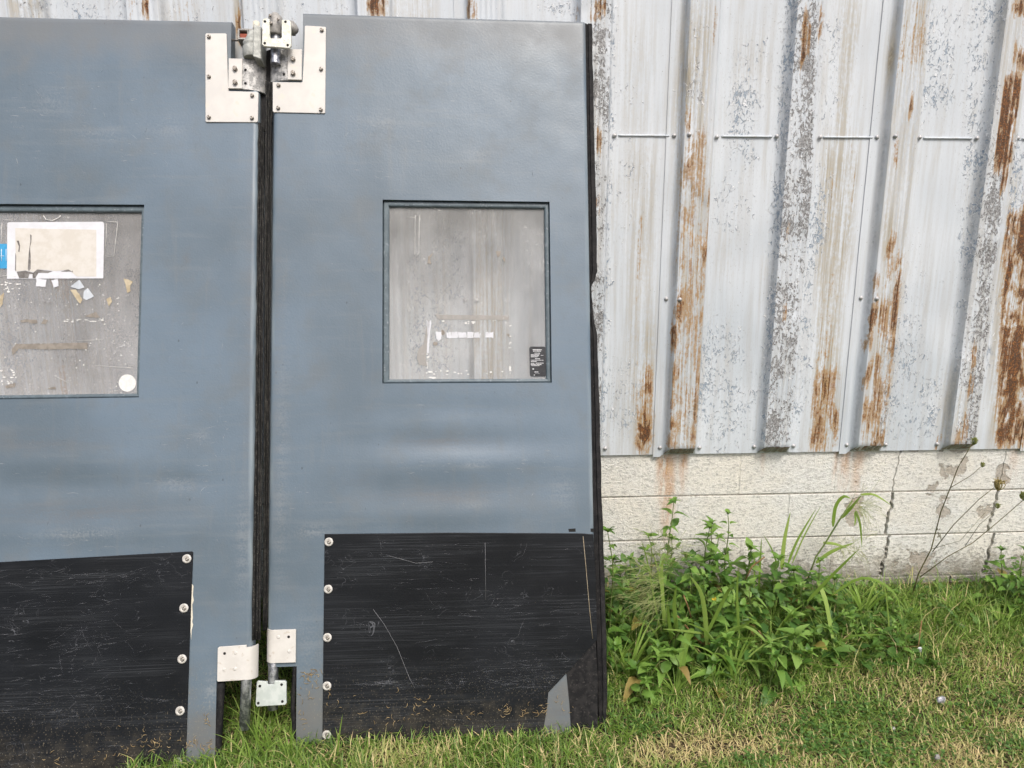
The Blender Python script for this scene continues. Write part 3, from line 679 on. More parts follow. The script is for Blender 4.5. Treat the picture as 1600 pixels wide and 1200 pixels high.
# ---------------------------------------------------------------- right-hand door
door_r = empty('leaning_door_leaf', DR.M())
tag(door_r, 'whole grey-blue plastic traffic door with black sticker in its window, beside the weeds', 'door', 'pair of leaning traffic doors')
ul, ur, vt = DR.us((424, 200), (421.5, 600), (417.5, 1000)), DR.us((921, 200), (927, 830)), DR.vs((474, 18), (912, 33))
winR = (DR.us((597, 312), (598, 600)), DR.us((859, 315), (862, 597)), DR.vs((598, 600), (862, 597)), DR.vs((597, 312), (859, 315)))
def dent(D, px, py, rx, ry, a): u, v = D.uv(px, py); return (u, v, rx, ry, a)
def tone_spot(D, kind, px, py, rx, ry, a): u, v = D.uv(px, py); return (kind, u, v, rx, ry, a)
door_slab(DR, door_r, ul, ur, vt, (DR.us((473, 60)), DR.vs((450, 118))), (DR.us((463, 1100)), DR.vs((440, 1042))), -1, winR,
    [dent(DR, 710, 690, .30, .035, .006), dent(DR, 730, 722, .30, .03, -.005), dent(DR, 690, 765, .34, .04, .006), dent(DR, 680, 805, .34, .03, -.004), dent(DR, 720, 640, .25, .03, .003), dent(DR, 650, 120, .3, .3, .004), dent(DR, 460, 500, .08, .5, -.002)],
    [tone_spot(DR, 'smear_shade', 700, 690, .16, .02, .55), tone_spot(DR, 'smear_shade', 690, 775, .20, .03, .6), tone_spot(DR, 'smear_shade', 560, 750, .06, .02, .35), tone_spot(DR, 'pale', 745, 727, .05, .010, .45), tone_spot(DR, 'pale', 745, 787, .06, .008, .35), tone_spot(DR, 'pale', 600, 190, .08, .04, .25), tone_spot(DR, 'pale', 880, 770, .05, .06, .3), tone_spot(DR, 'smear_shade', 560, 50, .08, .03, .4), tone_spot(DR, 'smear_shade', 880, 50, .08, .03, .35), tone_spot(DR, 'pale', 440, 700, .02, .5, .25), tone_spot(DR, 'pale', 490, 830, .06, .02, .4), tone_spot(DR, 'smear_shade', 434, 500, .015, .6, .4), tone_spot(DR, 'pale', 750, 240, .04, .03, .3), tone_spot(DR, 'pale', 480, 1000, .06, .10, .2), tone_spot(DR, 'smear_shade', 470, 1130, .05, .08, .6), tone_spot(DR, 'smear_shade', 872, 1110, .04, .10, .9)])  # the last spot paints shade into the corner beside the cut kick plate
fr = MB(); b = .0235; innR = (winR[0]+b*.92, winR[1]-b*.75, winR[2]+b*.62, winR[3]-b*.85); o_ = tuple(w_+s_*.001 for w_, s_ in zip(winR, (1, -1, 1, -1)))
ring(fr, o_, innR, .011, .030); fR = fr.build('window_frame', FRAMEM, door_r)
PY = .022
mm = MB().box(innR[0]-.004, innR[1]+.004, PY, PY+.004, innR[2]-.004, innR[3]+.004); paneR = mm.build('window_pane', PANE_R, door_r)
# what is stuck on the pane
q = PY-.0005
st = patch(DR, paneR, 'sticker', [(829, 541.5), (850, 541.5), (852, 543), (853, 587), (851, 588.5), (830, 588.5), (828, 586), (827, 544)], BLACKST, q, .0003)
tag(st, 'small black sticker with worn white lines of print')
rows = [(546.5, 832.5, 846.5, 1.6), (548.6, 833, 845.5, 1.2), (551.8, 835, 844, 1.0), (554.2, 829.5, 843, 1.1), (556.0, 829.5, 842, 1.1), (557.6, 829.5, 840, .9), (555.2, 845, 849, .8), (560.6, 836, 844, 1.2), (562.8, 829.5, 849, .8), (564.6, 829.5, 838.5, 1.0), (567.6, 829.5, 835, 1.1), (567.4, 837, 849.5, 1.1), (569.6, 829.5, 846, 1.1), (571.3, 830, 843.5, .9), (576.5, 832, 834.5, 1.8), (581.2, 835, 841, 1.4), (583.3, 836, 843, .35), (586, 834, 836, 1.2)]
rp = random.Random(8); pl = []
for y_, xa, xb, h in rows:
    x_ = xa
    while x_ < xb:
        w_ = rp.uniform(.5, 1.6); pl.append([(x_, y_-h/2*rp.uniform(.6, 1)), (min(xb, x_+w_), y_-h/2*rp.uniform(.6, 1)), (min(xb, x_+w_), y_+h/2*rp.uniform(.6, 1)), (x_, y_+h/2*rp.uniform(.6, 1))]); x_ += w_+rp.uniform(.1, .5)
patches(DR, paneR, 'sticker_print', pl, WHITEP, q-.0004, .0002)
patch(DR, paneR, 'tape_strip', [(679, 491.5), (795, 493), (795, 500), (686, 499.5)], pane_material('film_of_old_tape', (.42, .40, .37), .55), q)
patch(DR, paneR, 'tape_strip', [(654, 545), (662, 537), (668, 500), (672, 500), (665, 560), (668, 572), (655, 570), (651, 560)], bpy.data.materials['film_of_old_tape'], q)
patches(DR, paneR, 'paper_scraps', [[(666.3, 500.5), (674, 500.5), (673, 512), (672, 519), (670.5, 541), (670, 552), (667.5, 552), (667.5, 520)], [(681, 518.5), (690, 518.5), (689.5, 529), (685.5, 533), (681.5, 529)]], PAPERB, q)
txt = []; tx = [(698, 716), (716.5, 729), (730, 740), (740.5, 750), (758.5, 770.5)]     # torn remains of one line of lettering
for a, b_ in tx:
    x_ = a
    while x_ < b_-1:
        w_ = rp.uniform(2.2, 4); t0 = 518.6+rp.uniform(0, 1.6); t1 = 528.3-rp.uniform(0, 1.6); k = rp.uniform(-1.2, 1.2)
        txt.append([(x_+k, t0), (min(b_, x_+w_)+k, t0+rp.uniform(-.5, .5)), (min(b_, x_+w_), t1), (x_, t1)]); x_ += w_-.3
patches(DR, paneR, 'torn_lettering', txt, PAPERB, q, .0003)
scr = []
for i in range(46):
    s_ = rp.random()
    if s_ < .45: cx, cy = rp.uniform(670, 797), rp.choice((501, 502, 582, 583, 580))+rp.uniform(-1.5, 2.5)
    elif s_ < .65: cx, cy = 797+rp.uniform(-1.5, 2), rp.uniform(500, 584)
    elif s_ < .85: cx, cy = 667+rp.uniform(-1, 2), rp.uniform(553, 584)
    else: cx, cy = rp.uniform(725, 745), rp.uniform(501, 508)
    scr.append(rag(cx, cy, rp.uniform(.5, 2.4), rp.uniform(.4, 1.6), 6, i))
scr += [rag(797, 576, 1.6, 5, 8, 3), rag(676, 590, 5, 1.6, 8, 5), rag(672, 581, 4, 1.5, 8, 9)]
patches(DR, paneR, 'glue_scraps', scr, GLUE, q, .0003)
patches(DR, paneR, 'tape_scraps', [rag(692, 519, 3.5, 5, 9, 60)[:7], rag(680, 537, 4, 3, 8, 61), [(791, 522), (795, 521), (798, 528), (794, 525)], [(669, 401), (677, 395), (672, 404), (674, 413), (668, 411)], [(774, 393), (783, 392), (782, 398), (778, 402)], [(786, 400), (790, 404), (789, 410), (785, 405)]], TAPE, q, .0003)
m = MB()
def outline(D, m, pts, y, w_=.0011):
    p = [Vector((*D.uv(a, b_, -y),)) for a, b_ in pts]
    m.tube([(k.x, y, k.y) for k in p], w_, 4)
outline(DR, m, [(649, 337), (655, 336.5), (654.5, 395), (651, 400), (648, 398), (648.5, 345), (649, 337)], q, .0009); outline(DR, m, [(634, 339), (649, 339.5)], q, .0006)
m.build('glue_outline', GLUE, paneR)

# kick plate, its fixings and the rubber round it
kp = [(507, 834.5), (700, 832.5), (909, 833.5), (927, 835), (931, 900), (933, 1000), (895, 1042), (857, 1082), (854, 1112), (849, 1140), (846, 1157), (503.5, 1158.5)]
kick = MB(); kick.prism(DR.poly(kp, .005), -.005, -.0005, .0015); kickR = kick.build('kick_plate', KICK, door_r)
tag(kickR, 'scratched black plastic kick plate with its lower corner cut away')
for i, (x_, y_) in enumerate(((513.8, 846.7), (512.8, 920.5), (511.5, 996), (510.9, 1071.6), (510.5, 1148))):
    put(WASHER, 'washer', DR, kickR, x_, y_, .0052); put(RIVET, 'rivet', DR, kickR, x_+.5, y_+.5, .0085)
m = MB(); m.prism(DR.poly([(888, 826.5), (905, 825), (928, 826), (928, 831), (889, 831)], .001), -.001, .0005); m.build('slot', HOLE, door_r)
# creased stitch line, old knife cut and a split in the plate
m = MB(); outline(DR, m, [(911, 838), (915, 880), (921, 950), (926, 998)], -.0054, .0009); m.build('crease_line', TANTAPE, kickR)
m = MB(); outline(DR, m, [(758, 848), (758.5, 890), (759, 938)], -.0052, .0007); outline(DR, m, [(583, 952), (600, 975), (620, 1010), (640, 1060), (648, 1075)], -.0052, .0006); outline(DR, m, [(603, 867), (625, 873), (650, 880), (676, 878)], -.0052, .0006); m.build('scratch', simple('scratch_pale', (.16, .165, .17), (.24, .245, .25), 80, .7), kickR)
m = MB(); m.prism(DR.poly([(787, 1117), (789, 1117), (790, 1157), (788.6, 1157)], .0053), -.0055, -.005); m.build('split', HOLE, kickR)
m = MB(); m.prism(DR.poly([(884, 1040), (930, 988), (934, 1060), (934, 1152), (893, 1152), (890, 1100)], .003), -.003, -.0003, .001); m.build('corner_rubber', RUBBER, door_r)
m = MB(); m.prism(DR.poly([(464, 1160), (500, 1162), (930, 1152), (930, 1162), (600, 1174), (500, 1176), (464, 1172)], .006), -.006, .03, .003); m.build('bottom_seal', RUBBER, door_r)
# right-hand edge seal: a wavering rubber strip with a bite torn out of it
seal = [(38, 911, 925), (120, 912.5, 927), (250, 914.5, 930), (360, 916, 932), (424, 917, 933), (432, 917.3, 931), (450, 917.6, 923.5), (470, 918, 925.5), (500, 918.5, 929), (525, 919, 933.5), (600, 920.5, 936), (690, 922, 938), (760, 924, 940), (840, 926.5, 943), (930, 929, 946), (1020, 932, 948.5), (1100, 934, 949), (1146, 936, 947)]
def seal_strip(D, rows_, off0, y1, mat, name, parent):
    v = []; f = []
    for y_, xa, xb in rows_:
        for fx, dy in ((0, .004), (.06, -.004), (.30, -.007), (.38, -.002), (.48, -.001), (.55, -.006), (.9, -.005), (1, .002), (1, .022), (0, .022)):
            u_, v_ = D.uv(xa+(xb-xa)*fx, y_, -off0); v.append((u_, off0+dy, v_))
    n = 10
    for k in range(len(rows_)-1):
        for i in range(n):
            j = (i+1) % n; f.append((k*n+i, k*n+j, (k+1)*n+j, (k+1)*n+i))
    f += [tuple(range(n-1, -1, -1)), tuple((len(rows_)-1)*n+i for i in range(n))]
    me = mesh(name, v, f); bm = bmesh.new(); bm.from_mesh(me); bmesh.ops.recalc_face_normals(bm, faces=bm.faces); bm.to_mesh(me); bm.free()
    return link(name, me, mat, parent)
rows2 = []
for (ya, a0, a1), (yb, b0, b1) in zip(seal[:-1], seal[1:]):
    for i in range(4):
        f = i/4; j_ = .5*math.sin(ya*.7+i); rows2.append((ya+(yb-ya)*f, a0+(b0-a0)*f, a1+(b1-a1)*f+j_))
rows2.append(seal[-1])
tag(seal_strip(DR, rows2, .012, .03, RUBBER, 'edge_seal', door_r), 'wavering black rubber edge strip with a torn bite')
def fold(D, parent, rows_, y0, name='hinge_seal'):
    """mouldy folded seal: three rounded lips side by side"""
    m = MB()
    for fr_, rr in ((.18, .17), (.52, .14), (.86, .12)):
        path = []; rad = []
        for i in range(len(rows_)-1):
            (ya, a0, a1), (yb, b0, b1) = rows_[i], rows_[i+1]
            for k in range(10):
                f = k/10; y_ = ya+(yb-ya)*f; a = a0+(b0-a0)*f; b_ = a1+(b1-a1)*f
                u_, v_ = D.uv(a+(b_-a)*fr_, y_, -y0); u2 = D.uv(b_, y_, -y0)[0]; u1 = D.uv(a, y_, -y0)[0]
                w_ = (u2-u1); path.append((u_+.0012*math.sin(y_*.21+fr_*9), y0+.004*(fr_-.5)+.0015*math.sin(y_*.13+fr_*5), v_)); rad.append(abs(w_)*rr*(1+.10*math.sin(y_*.5+fr_*20)))
        ya, a0, a1 = rows_[-1]; u_, v_ = D.uv(a0+(a1-a0)*fr_, ya, -y0); path.append((u_, y0+.004*(fr_-.5), v_)); rad.append(rad[-1])
        m.tube(path, rad, 8)
    m2 = MB(); bk = []
    for ya, a0, a1 in rows_: ua, va = D.uv(a0, ya, -y0-.008); ub, _ = D.uv(a1, ya, -y0-.008); bk.append((ua, ub, va))
    for (a, b_, v_), (c_, d_, w_) in zip(bk[:-1], bk[1:]): m2.add([(a, y0+.008, v_), (b_, y0+.008, v_), (d_, y0+.008, w_), (c_, y0+.008, w_)], [(0, 1, 2, 3)])
    o = m.build(name, MOULD, parent); m2.build('seal_backing', RUBBER, o); return o
tag(fold(DR, door_r, [(128, 415, 425.5), (200, 414.5, 424.5), (450, 413.5, 422.5), (700, 412.5, 421), (985, 410, 418)], .008), 'mould-speckled rubber hinge-side seal')
m = MB(); path = []
for y_ in range(1036, 1160, 10): u_, v_ = DR.uv(459.5+1.5*math.sin(y_*.05), y_, -.012); path.append((u_, .012, v_))
m.tube(path, .008, 8); m.build('corner_seal', RUBBER, door_r)

MB().prism(DR.poly([(403, 84), (426, 76), (427, 128), (416, 205), (406, 205)], -.036), .036, .042).build('gap_flap', RUBBER, door_r)
# upper hinge: L-shaped plate, clamp bracket and pivot block
hp = [(477.5, 39.8), (508, 41.6), (509.2, 43), (508, 175.5), (506.6, 177), (428, 175.3), (426, 173.5), (426, 128), (471.5, 128.5), (472.5, 127.5), (475, 81.6), (476.2, 41)]
m = MB(); m.prism(DR.poly(hp, .004), -.004, -.0002, .0012); plR = m.build('hinge_plate', STEEL, door_r); tag(plR, 'L-shaped dull steel hinge plate')
for x_, y_ in ((503, 47.4), (502, 108.4), (501.6, 171.6), (435.6, 133.5), (435, 169)): put(B_SMALL, 'bolt', DR, plR, x_, y_, .004)
v0, v1 = DR.vs((450, 126.5)), DR.vs((450, 79))
m = MB(); m.box(DR.us((449.7, 100, .010)), DR.us((471.5, 100, .010)), -.011, -.0042, v0, v1, .001); brR = m.build('clamp_plate', STEEL, door_r)
for y_ in (93, 115): put(B_HEX, 'bolt', DR, brR, 458.3, y_, .011, .3)
curved_bracket(DR, door_r, DR.us((451, 100, .008)), DR.us((419, 100, 0)), v0-.001, v1+.001, -.0075, .034, ZINC, 'clamp_bracket')
put(B_HOLE, 'bolt_hole', DR, brR, 443.5, 115.5, .0095)
pv = empty('x'); bpy.data.objects.remove(pv)
m = MB()                                                    # flange: a square plate with a U-shaped slot open to the top
off = .052
fl = [(410, 31), (413, 28.4), (421, 29), (421.3, 57), (423, 59.5), (438, 60), (440, 58), (440, 30.5), (451, 31.5), (454.2, 33.5), (454.8, 71), (452, 75), (412.5, 72), (409.3, 69)]
def flanged(D, pts, off, th, bev): return MB().prism(D.poly(pts, off), -off, -off+th, bev)
fR_ = flanged(DR, fl, off, .010, .0015).build('pivot_flange', FLANGE, door_r)
for x_, y_ in ((414, 33.5), (446, 34), (413.7, 67.4), (449.6, 70.5)): put(B_HOLE, 'bolt_hole', DR, fR_, x_, y_, off+.0002)
u_, v_ = DR.uv(429, 33, .03)
m = MB(); m.lathe([(.019, -.045), (.024, -.040), (.024, .016), (.021, .022), (.014, .026), (.013, .031), (.006, .033)], 20, Matrix.Translation((u_, -.020, v_)))
m.box(u_-.022, u_+.022, -.012, .028, v_-.045, v_-.01, .003)
cyl = m.build('pivot_block', CAST, door_r)
for x_, y_ in ((422.3, 25), (435, 31), (424, 37)): put(bolt_mesh('bolt', .0048, .006, mat=BOLT) if x_ < 423 else cyl.children[0].data, 'bolt', DR, cyl, x_, y_, .0445)
m = MB(); u_, v_ = DR.uv(456, 41, .02)
m.lathe([(.022, -.008), (.024, 0), (.020, .010), (.012, .014)], 18, Matrix.Translation((u_, -.012, v_)) @ Matrix.Rotation(math.pi/2*.75, 4, 'Y') @ Matrix.Rotation(.5, 4, 'X'))
m.box(u_-.016, u_+.004, -.020, .020, v_-.012, v_+.022, .003); m.build('pivot_lug', CAST, door_r)
m = MB(); u_, v_ = DR.uv(430, 66, .02); m.lathe([(.017, -.075), (.017, .03)], 16, Matrix.Translation((u_, -.012, v_))); m.build('pivot_pin', TUBE, door_r)

# lower hinge: plate, tube and foot plate
v0, v1 = DR.vs((440, 1034.5)), DR.vs((440, 983))
m = MB(); m.box(DR.us((427, 1010, .010)), DR.us((462, 1010, .010)), -.0095, -.0035, v0, v1, .0015); lbR = m.build('lower_bracket', BRKT, door_r)
curved_bracket(DR, lbR, DR.us((428, 1010, .0095)), DR.us((414.5, 1010, .0)), v0+.0005, v1-.0005, -.0094, .026, BRKT, 'bracket_return', .005)
put(B_HOLE, 'bolt_hole', DR, lbR, 451, 995, .0096)
for x_, y_ in ((435, 995.5), (452, 1018)): put(MB().lathe([(.006, 0), (.0055, .0010), (.002, .0012)], 12, LOOKY).mesh('plug') if x_ < 440 else lbR.children[-1].data, 'plug', DR, lbR, x_, y_, .0096)
lbR.children[-1].data.materials.append(BRKT) if not lbR.children[-1].data.materials else None
u_, v_ = DR.uv(427, 1050, -.012); v2 = DR.vs((424, 1108, -.012))
m = MB(); m.tube([(u_, .012, v1-.01), (u_, .012, v_), (u_, .012, v2)], .0165, 16); m.build('pivot_tube', TUBE, door_r)
fp = [(401, 1065.5), (403, 1064.2), (417.5, 1065.5), (418, 1070), (428, 1070), (428.5, 1064), (445, 1064), (447.2, 1066), (447.4, 1099), (445, 1101.5), (401.5, 1104.2), (399.3, 1101)]
m = MB().prism(DR.poly(fp, .014), -.014, -.006, .0015); fpR = m.build('foot_plate', PALEPL, door_r)
for x_, y_ in ((406, 1072), (440, 1069.6), (403.6, 1098.6), (441.2, 1096)): put(B_HOLE, 'bolt_hole', DR, fpR, x_, y_, .0142)

# ---------------------------------------------------------------- left-hand door
door_l = empty('leaning_door_leaf', DL.M())
tag(door_l, 'grey-blue plastic traffic door with torn white notice taped in its dirty window', 'door', 'pair of leaning traffic doors')
ur, vt = DL.us((402, 300), (399, 600), (392.5, 1000)), DL.vs((0, 24), (358, 32)); ul = ur-1.03
wr, w0, w1 = DL.us((225, 320), (217, 621)), DL.vs((0, 624), (217, 621)), DL.vs((0, 318), (225, 320)); winL = (wr-.59, wr, w0, w1)
door_slab(DL, door_l, ul, ur, vt, (DL.us((361, 60)), DL.vs((375, 118))), (DL.us((337, 1130)), DL.vs((360, 1062))), 1, winL,
    [dent(DL, 100, 760, .35, .04, .006), dent(DL, 130, 830, .35, .04, -.006), dent(DL, 60, 720, .3, .03, -.003), dent(DL, 280, 755, .10, .02, .004), dent(DL, 150, 150, .3, .3, .005), dent(DL, 370, 500, .06, .5, -.002)],
    [tone_spot(DL, 'smear_shade', 120, 800, .25, .04, .6), tone_spot(DL, 'smear_shade', 60, 690, .2, .04, .45), tone_spot(DL, 'pale', 130, 835, .12, .015, .5), tone_spot(DL, 'pale', 275, 757, .06, .010, .65), tone_spot(DL, 'pale', 315, 683, .025, .02, .35), tone_spot(DL, 'pale', 160, 210, .08, .02, .35), tone_spot(DL, 'smear_shade', 292, 40, .03, .015, .8), tone_spot(DL, 'smear_shade', 180, 35, .08, .015, .5), tone_spot(DL, 'pale', 80, 160, .06, .05, .25), tone_spot(DL, 'pale', 260, 200, .08, .04, .25), tone_spot(DL, 'smear_shade', 291, 405, .006, .025, .6), tone_spot(DL, 'smear_shade', 388, 500, .012, .7, .5), tone_spot(DL, 'pale', 380, 850, .02, .2, .3), tone_spot(DL, 'smear_shade', 315, 1150, .05, .08, .6), tone_spot(DL, 'pale', 330, 1080, .02, .05, .5)])
innL = (winL[0]+b, winL[1]-b*.62, winL[2]+b*.62, winL[3]-b*.95); o_ = tuple(w_+s_*.001 for w_, s_ in zip(winL, (1, -1, 1, -1)))
fr = MB(); ring(fr, o_, innL, .011, .030); fr.build('window_frame', FRAMEM, door_l)
paneL = MB().box(innL[0]-.004, innL[1]+.004, PY, PY+.004, innL[2]-.004, innL[3]+.004).build('window_pane', PANE_L, door_l)
tag(paneL, 'cloudy window pane covered in tape and glue remains')
m = MB(); nt = [(11.5, 349), (14, 347.3), (160, 346.5), (163, 349), (161.5, 435), (11, 435.5)]
nb = patch(DL, paneL, 'notice_border', nt, PAPERB, q, .0004); tag(nb, 'white paper border of a torn notice')
# the aged sheet inside the border, ripped along its lower edge
sheet = [(24, 356.5), (150.5, 359), (150.5, 424), (146, 428), (140, 424), (133, 429), (126, 425), (118, 430), (112, 424), (104, 421), (97, 424), (88, 423), (80, 424), (70, 422), (60, 421), (53, 424), (48, 425), (47, 400), (46, 388), (48, 378), (50, 368), (47, 368), (46, 380), (45, 398), (44, 424), (38, 424), (30, 423), (25, 424), (26, 405), (30, 390), (27, 378), (29, 390), (24, 402)]
patch(DL, paneL, 'notice_sheet', [(24, 356.5), (150.5, 359), (150.5, 432), (120, 432), (112, 425), (104, 421.5), (88, 423.5), (70, 421.5), (60, 421), (52, 425), (40, 422.5), (25, 424)], PAPER, q-.0005, .0004)
patches(DL, paneL, 'notice_tear', [[(47, 366), (49.5, 368), (49, 378), (47, 386), (48, 400), (48, 420), (45, 424), (43.5, 420), (45, 395), (47.5, 378)], [(26, 376), (29.5, 376), (31.5, 384), (30.5, 394), (28.5, 393), (29.5, 385)], [(24, 395), (25.5, 400), (24.8, 424), (23.5, 422)], [(95, 424), (104, 421.5), (107, 421), (113, 424.5), (113.5, 421.5), (114, 425.5), (108, 424), (103, 424.5)], [(26, 424.5), (40, 423), (52, 426), (58, 421), (70, 422.3), (82, 423.5), (75, 426.5), (60, 426), (55, 434.5), (51, 434.5), (51, 428), (46, 428), (44, 434.5), (30, 434.5)]], simple('shadowy_pane_gap', (.12, .11, .10), (.22, .21, .20), 60, .6), q-.0009, .0003)
patch(DL, paneL, 'blue_sticker', [(-34, 381), (11, 381), (11, 419.5), (-34, 419.5)], BLUE, q)
m = MB(); outline(DL, m, [(2.3, 389), (2.3, 408)], q-.0006, .0009); outline(DL, m, [(-3, 400), (6.5, 400)], q-.0006, .0009); outline(DL, m, [(9.5, 389), (9.5, 408)], q-.0006, .0007); m.build('sticker_print', WHITEP, paneL)
patches(DL, paneL, 'tape_square', [[(57, 435.5), (73, 437), (71, 448.5), (56.5, 447)], [(80.5, 438), (90, 436), (92, 446.5), (84, 449.5)]], PAPERB, q, .0004)
patch(DL, paneL, 'round_sticker', [(199+math.cos(a*math.pi/12)*13.5, 598.5+math.sin(a*math.pi/12)*13.5) for a in range(24)], GLUE, q, .0004)
patches(DL, paneL, 'tape_strip', [[(18, 546), (25, 537.5), (137, 535), (136, 545.5), (125, 546), (122, 545), (70, 546), (29, 545), (20, 555)], [(133, 494), (150, 487), (156, 496), (140, 496)], [(31, 501), (40, 499), (58, 500), (59, 505), (50, 506), (44, 503), (34, 504)], [(64, 506), (68, 499), (75, 500), (72, 506)], [(8, 603), (24, 598), (24, 604), (10, 607)], [(70, 608), (86, 604), (88, 608)]], TAPE, q, .0003)
patches(DL, paneL, 'tan_tape_scrap', [[(110, 453), (118, 452), (124, 460), (129, 468), (125, 475), (120, 468)], [(166, 467), (173, 464), (175, 471), (170, 479)], [(193, 435), (201, 437), (208, 440), (203, 447), (204, 455), (199, 458), (197, 448)], [(0, 462), (6, 457), (4, 475), (0, 481)]], TANTAPE, q, .0003)
cl = [[(110, 448), (124, 437), (132, 449), (123, 452)], [(131, 455), (137, 450), (147, 463), (135, 469), (130, 466)]]
patches(DL, paneL, 'clear_tape', cl, pane_material('milky_tape', (.62, .66, .70), .75), q, .0003)
scr = [rag(rp.uniform(2, 36), rp.uniform(440, 456), rp.uniform(.8, 3), rp.uniform(.5, 1.6), 6, i) for i in range(14)] + [rag(rp.uniform(0, 28), rp.uniform(575, 602), rp.uniform(.6, 3), rp.uniform(.5, 2), 6, i+50) for i in range(18)] + [rag(rp.uniform(100, 160), 501+rp.uniform(-2.5, 2), rp.uniform(.7, 3), rp.uniform(.4, 1.0), 6, i+90) for i in range(22)] + [rag(rp.uniform(5, 205), rp.uniform(440, 612), rp.uniform(.4, 1.2), rp.uniform(.4, 1.2), 6, i+130) for i in range(90)]
patches(DL, paneL, 'glue_scraps', scr, GLUE, q, .0003)
m = MB()
outline(DL, m, [(167, 346), (183, 347), (183.5, 352), (178, 400), (167, 401)], q, .0009); outline(DL, m, [(166, 349), (166, 370), (164, 390)], q, .0007); outline(DL, m, [(68, 337), (72, 343), (82, 345), (92, 340), (95, 337)], q, .0016); outline(DL, m, [(4, 343), (20, 344)], q, .0006); outline(DL, m, [(3, 348), (2.5, 380)], q, .0007); outline(DL, m, [(0, 432), (12, 430), (25, 432)], q, .0009); outline(DL, m, [(85, 587), (107, 598)], q, .0006); outline(DL, m, [(150, 571), (208, 575)], q, .0006); outline(DL, m, [(120, 532), (160, 531)], q, .0005)
m.build('glue_outline', GLUE, paneL)
kp = [(-260, 891), (0, 878.5), (150, 870), (299.5, 861.6), (301.5, 863), (296, 1000), (289.3, 1200), (289, 1210), (-260, 1225)]
kickL = MB().prism(DL.poly(kp, .005), -.005, -.0005, .0015).build('kick_plate', KICK, door_l)
for x_, y_ in ((292, 873), (287.5, 950), (284.7, 1029.6), (281.4, 1110.6), (278, 1191)):
    put(WASHER, 'washer', DL, kickL, x_, y_, .0052); put(RIVET, 'rivet', DL, kickL, x_+.5, y_+.5, .0085)
patches(DL, door_l, 'chipped_sealant', [[(300, 912), (302.5, 916), (301.5, 930), (303, 938), (300.5, 945), (301.5, 965), (300.5, 972), (302, 976), (299.5, 985), (299, 1000), (298, 985), (299, 945), (299.5, 925)]], CREAM, -.0006, .0012)
tag(fold(DL, door_l, [(192, 403.5, 412.5), (300, 402.5, 412), (500, 400.5, 411), (700, 398.5, 410), (1000, 393.5, 407.5)], .008), 'mould-speckled rubber hinge-side seal')
m = MB(); path = []
for y_ in range(1066, 1212, 10): u_, v_ = DL.uv(346-(y_-1066)*.055, y_, -.012); path.append((u_, .012, v_))
m.tube(path, .0125, 8); m.build('corner_seal', RUBBER, door_l)
hp = [(322, 52), (352, 52), (353.8, 53.5), (355, 94), (357, 142), (402, 143.5), (403.7, 145), (402.8, 189.5), (401, 191), (322.5, 190.5), (320.9, 189), (320.7, 54)]
plL = MB().prism(DL.poly(hp, .004), -.004, -.0002, .0012).build('hinge_plate', STEEL, door_l); tag(plL, 'L-shaped dull steel hinge plate')
for x_, y_ in ((326.9, 57.8), (326.9, 120), (326.9, 183.4), (394.4, 149.6), (394, 184.7)): put(B_SMALL, 'bolt', DL, plL, x_, y_, .004)
v0, v1 = DL.vs((370, 140.5)), DL.vs((370, 94))
brL = MB().box(DL.us((357, 115, .010)), DL.us((378.3, 115, .010)), -.011, -.0042, v0, v1, .001).build('clamp_plate', STEEL, door_l)
for y_ in (108, 129.5): put(B_HEX, 'bolt', DL, brL, 367.8, y_, .011, .2)
curved_bracket(DL, door_l, DL.us((378, 115, .008)), DL.us((413, 115, 0)), v0-.001, v1+.001, -.0075, .034, ZINC, 'clamp_bracket')
for y_ in (109, 130): put(B_HOLE, 'bolt_hole', DL, brL, 383.5, y_, .0082)
# pivot head: rounded casting with a flange seen edge on, a square socket and a cream cap
m = MB(); u_, v_ = DL.uv(393, 76, .01)
m.lathe([(.026, -.034), (.030, -.026), (.031, .002), (.026, .008), (.029, .013), (.030, .020), (.025, .030), (.018, .044), (.014, .060), (.008, .068)], 20, Matrix.Translation((u_, -.006, v_)))
m.build('pivot_head', CASTG, door_l)
a0 = DL.uv(403, 44, .02); m = MB()
v = []
fl = [(-.040, .058), (.018, .058), (.030, .035), (.030, -.050), (.018, -.060), (-.040, -.060)]      # outline in depth / height
v = [(a0[0]-.006, y_-.012, a0[1]-.062+z_*1.0) for y_, z_ in fl]+[(a0[0]+.006+.012, y_-.004, a0[1]-.066+z_) for y_, z_ in fl]
k = len(fl); f = [tuple(range(k)), tuple(range(2*k-1, k-1, -1))]+[(i, k+i, k+(i+1) % k, (i+1) % k) for i in range(k)]
m.add(v, f); o = m.build('pivot_flange', CASTG, door_l)
bm = bmesh.new(); bm.from_mesh(o.data); bmesh.ops.recalc_face_normals(bm, faces=bm.faces); bmesh.ops.bevel(bm, geom=bm.edges[:], offset=.002, segments=1, affect='EDGES'); bm.to_mesh(o.data); bm.free()
u_, v_ = DL.uv(400.5, 37, .0); MB().lathe([(.012, -.02), (.012, .004), (.008, .007)], 14, Matrix.Translation((u_, 0, v_))).build('cap', CREAM, door_l)
c0 = DL.uv(374, 49.5, .0); c1 = DL.uv(390, 67, .0); m = MB()
ring(m, (c0[0], c1[0], c1[1], c0[1]), (c0[0]+.006, c1[0]-.004, c1[1]+.008, c0[1]-.007), -.020, .04, .0015)
m.box(c0[0]+.008, c1[0]+.02, -.008, .04, c0[1]-.006, c0[1]+.008, .002); sk = m.build('square_socket', CAST, door_l)
MB().box(c0[0]+.006, c1[0]-.004, -.012, .03, c1[1]+.0085, c0[1]-.014, .001).build('rubber_block', REDM, sk)
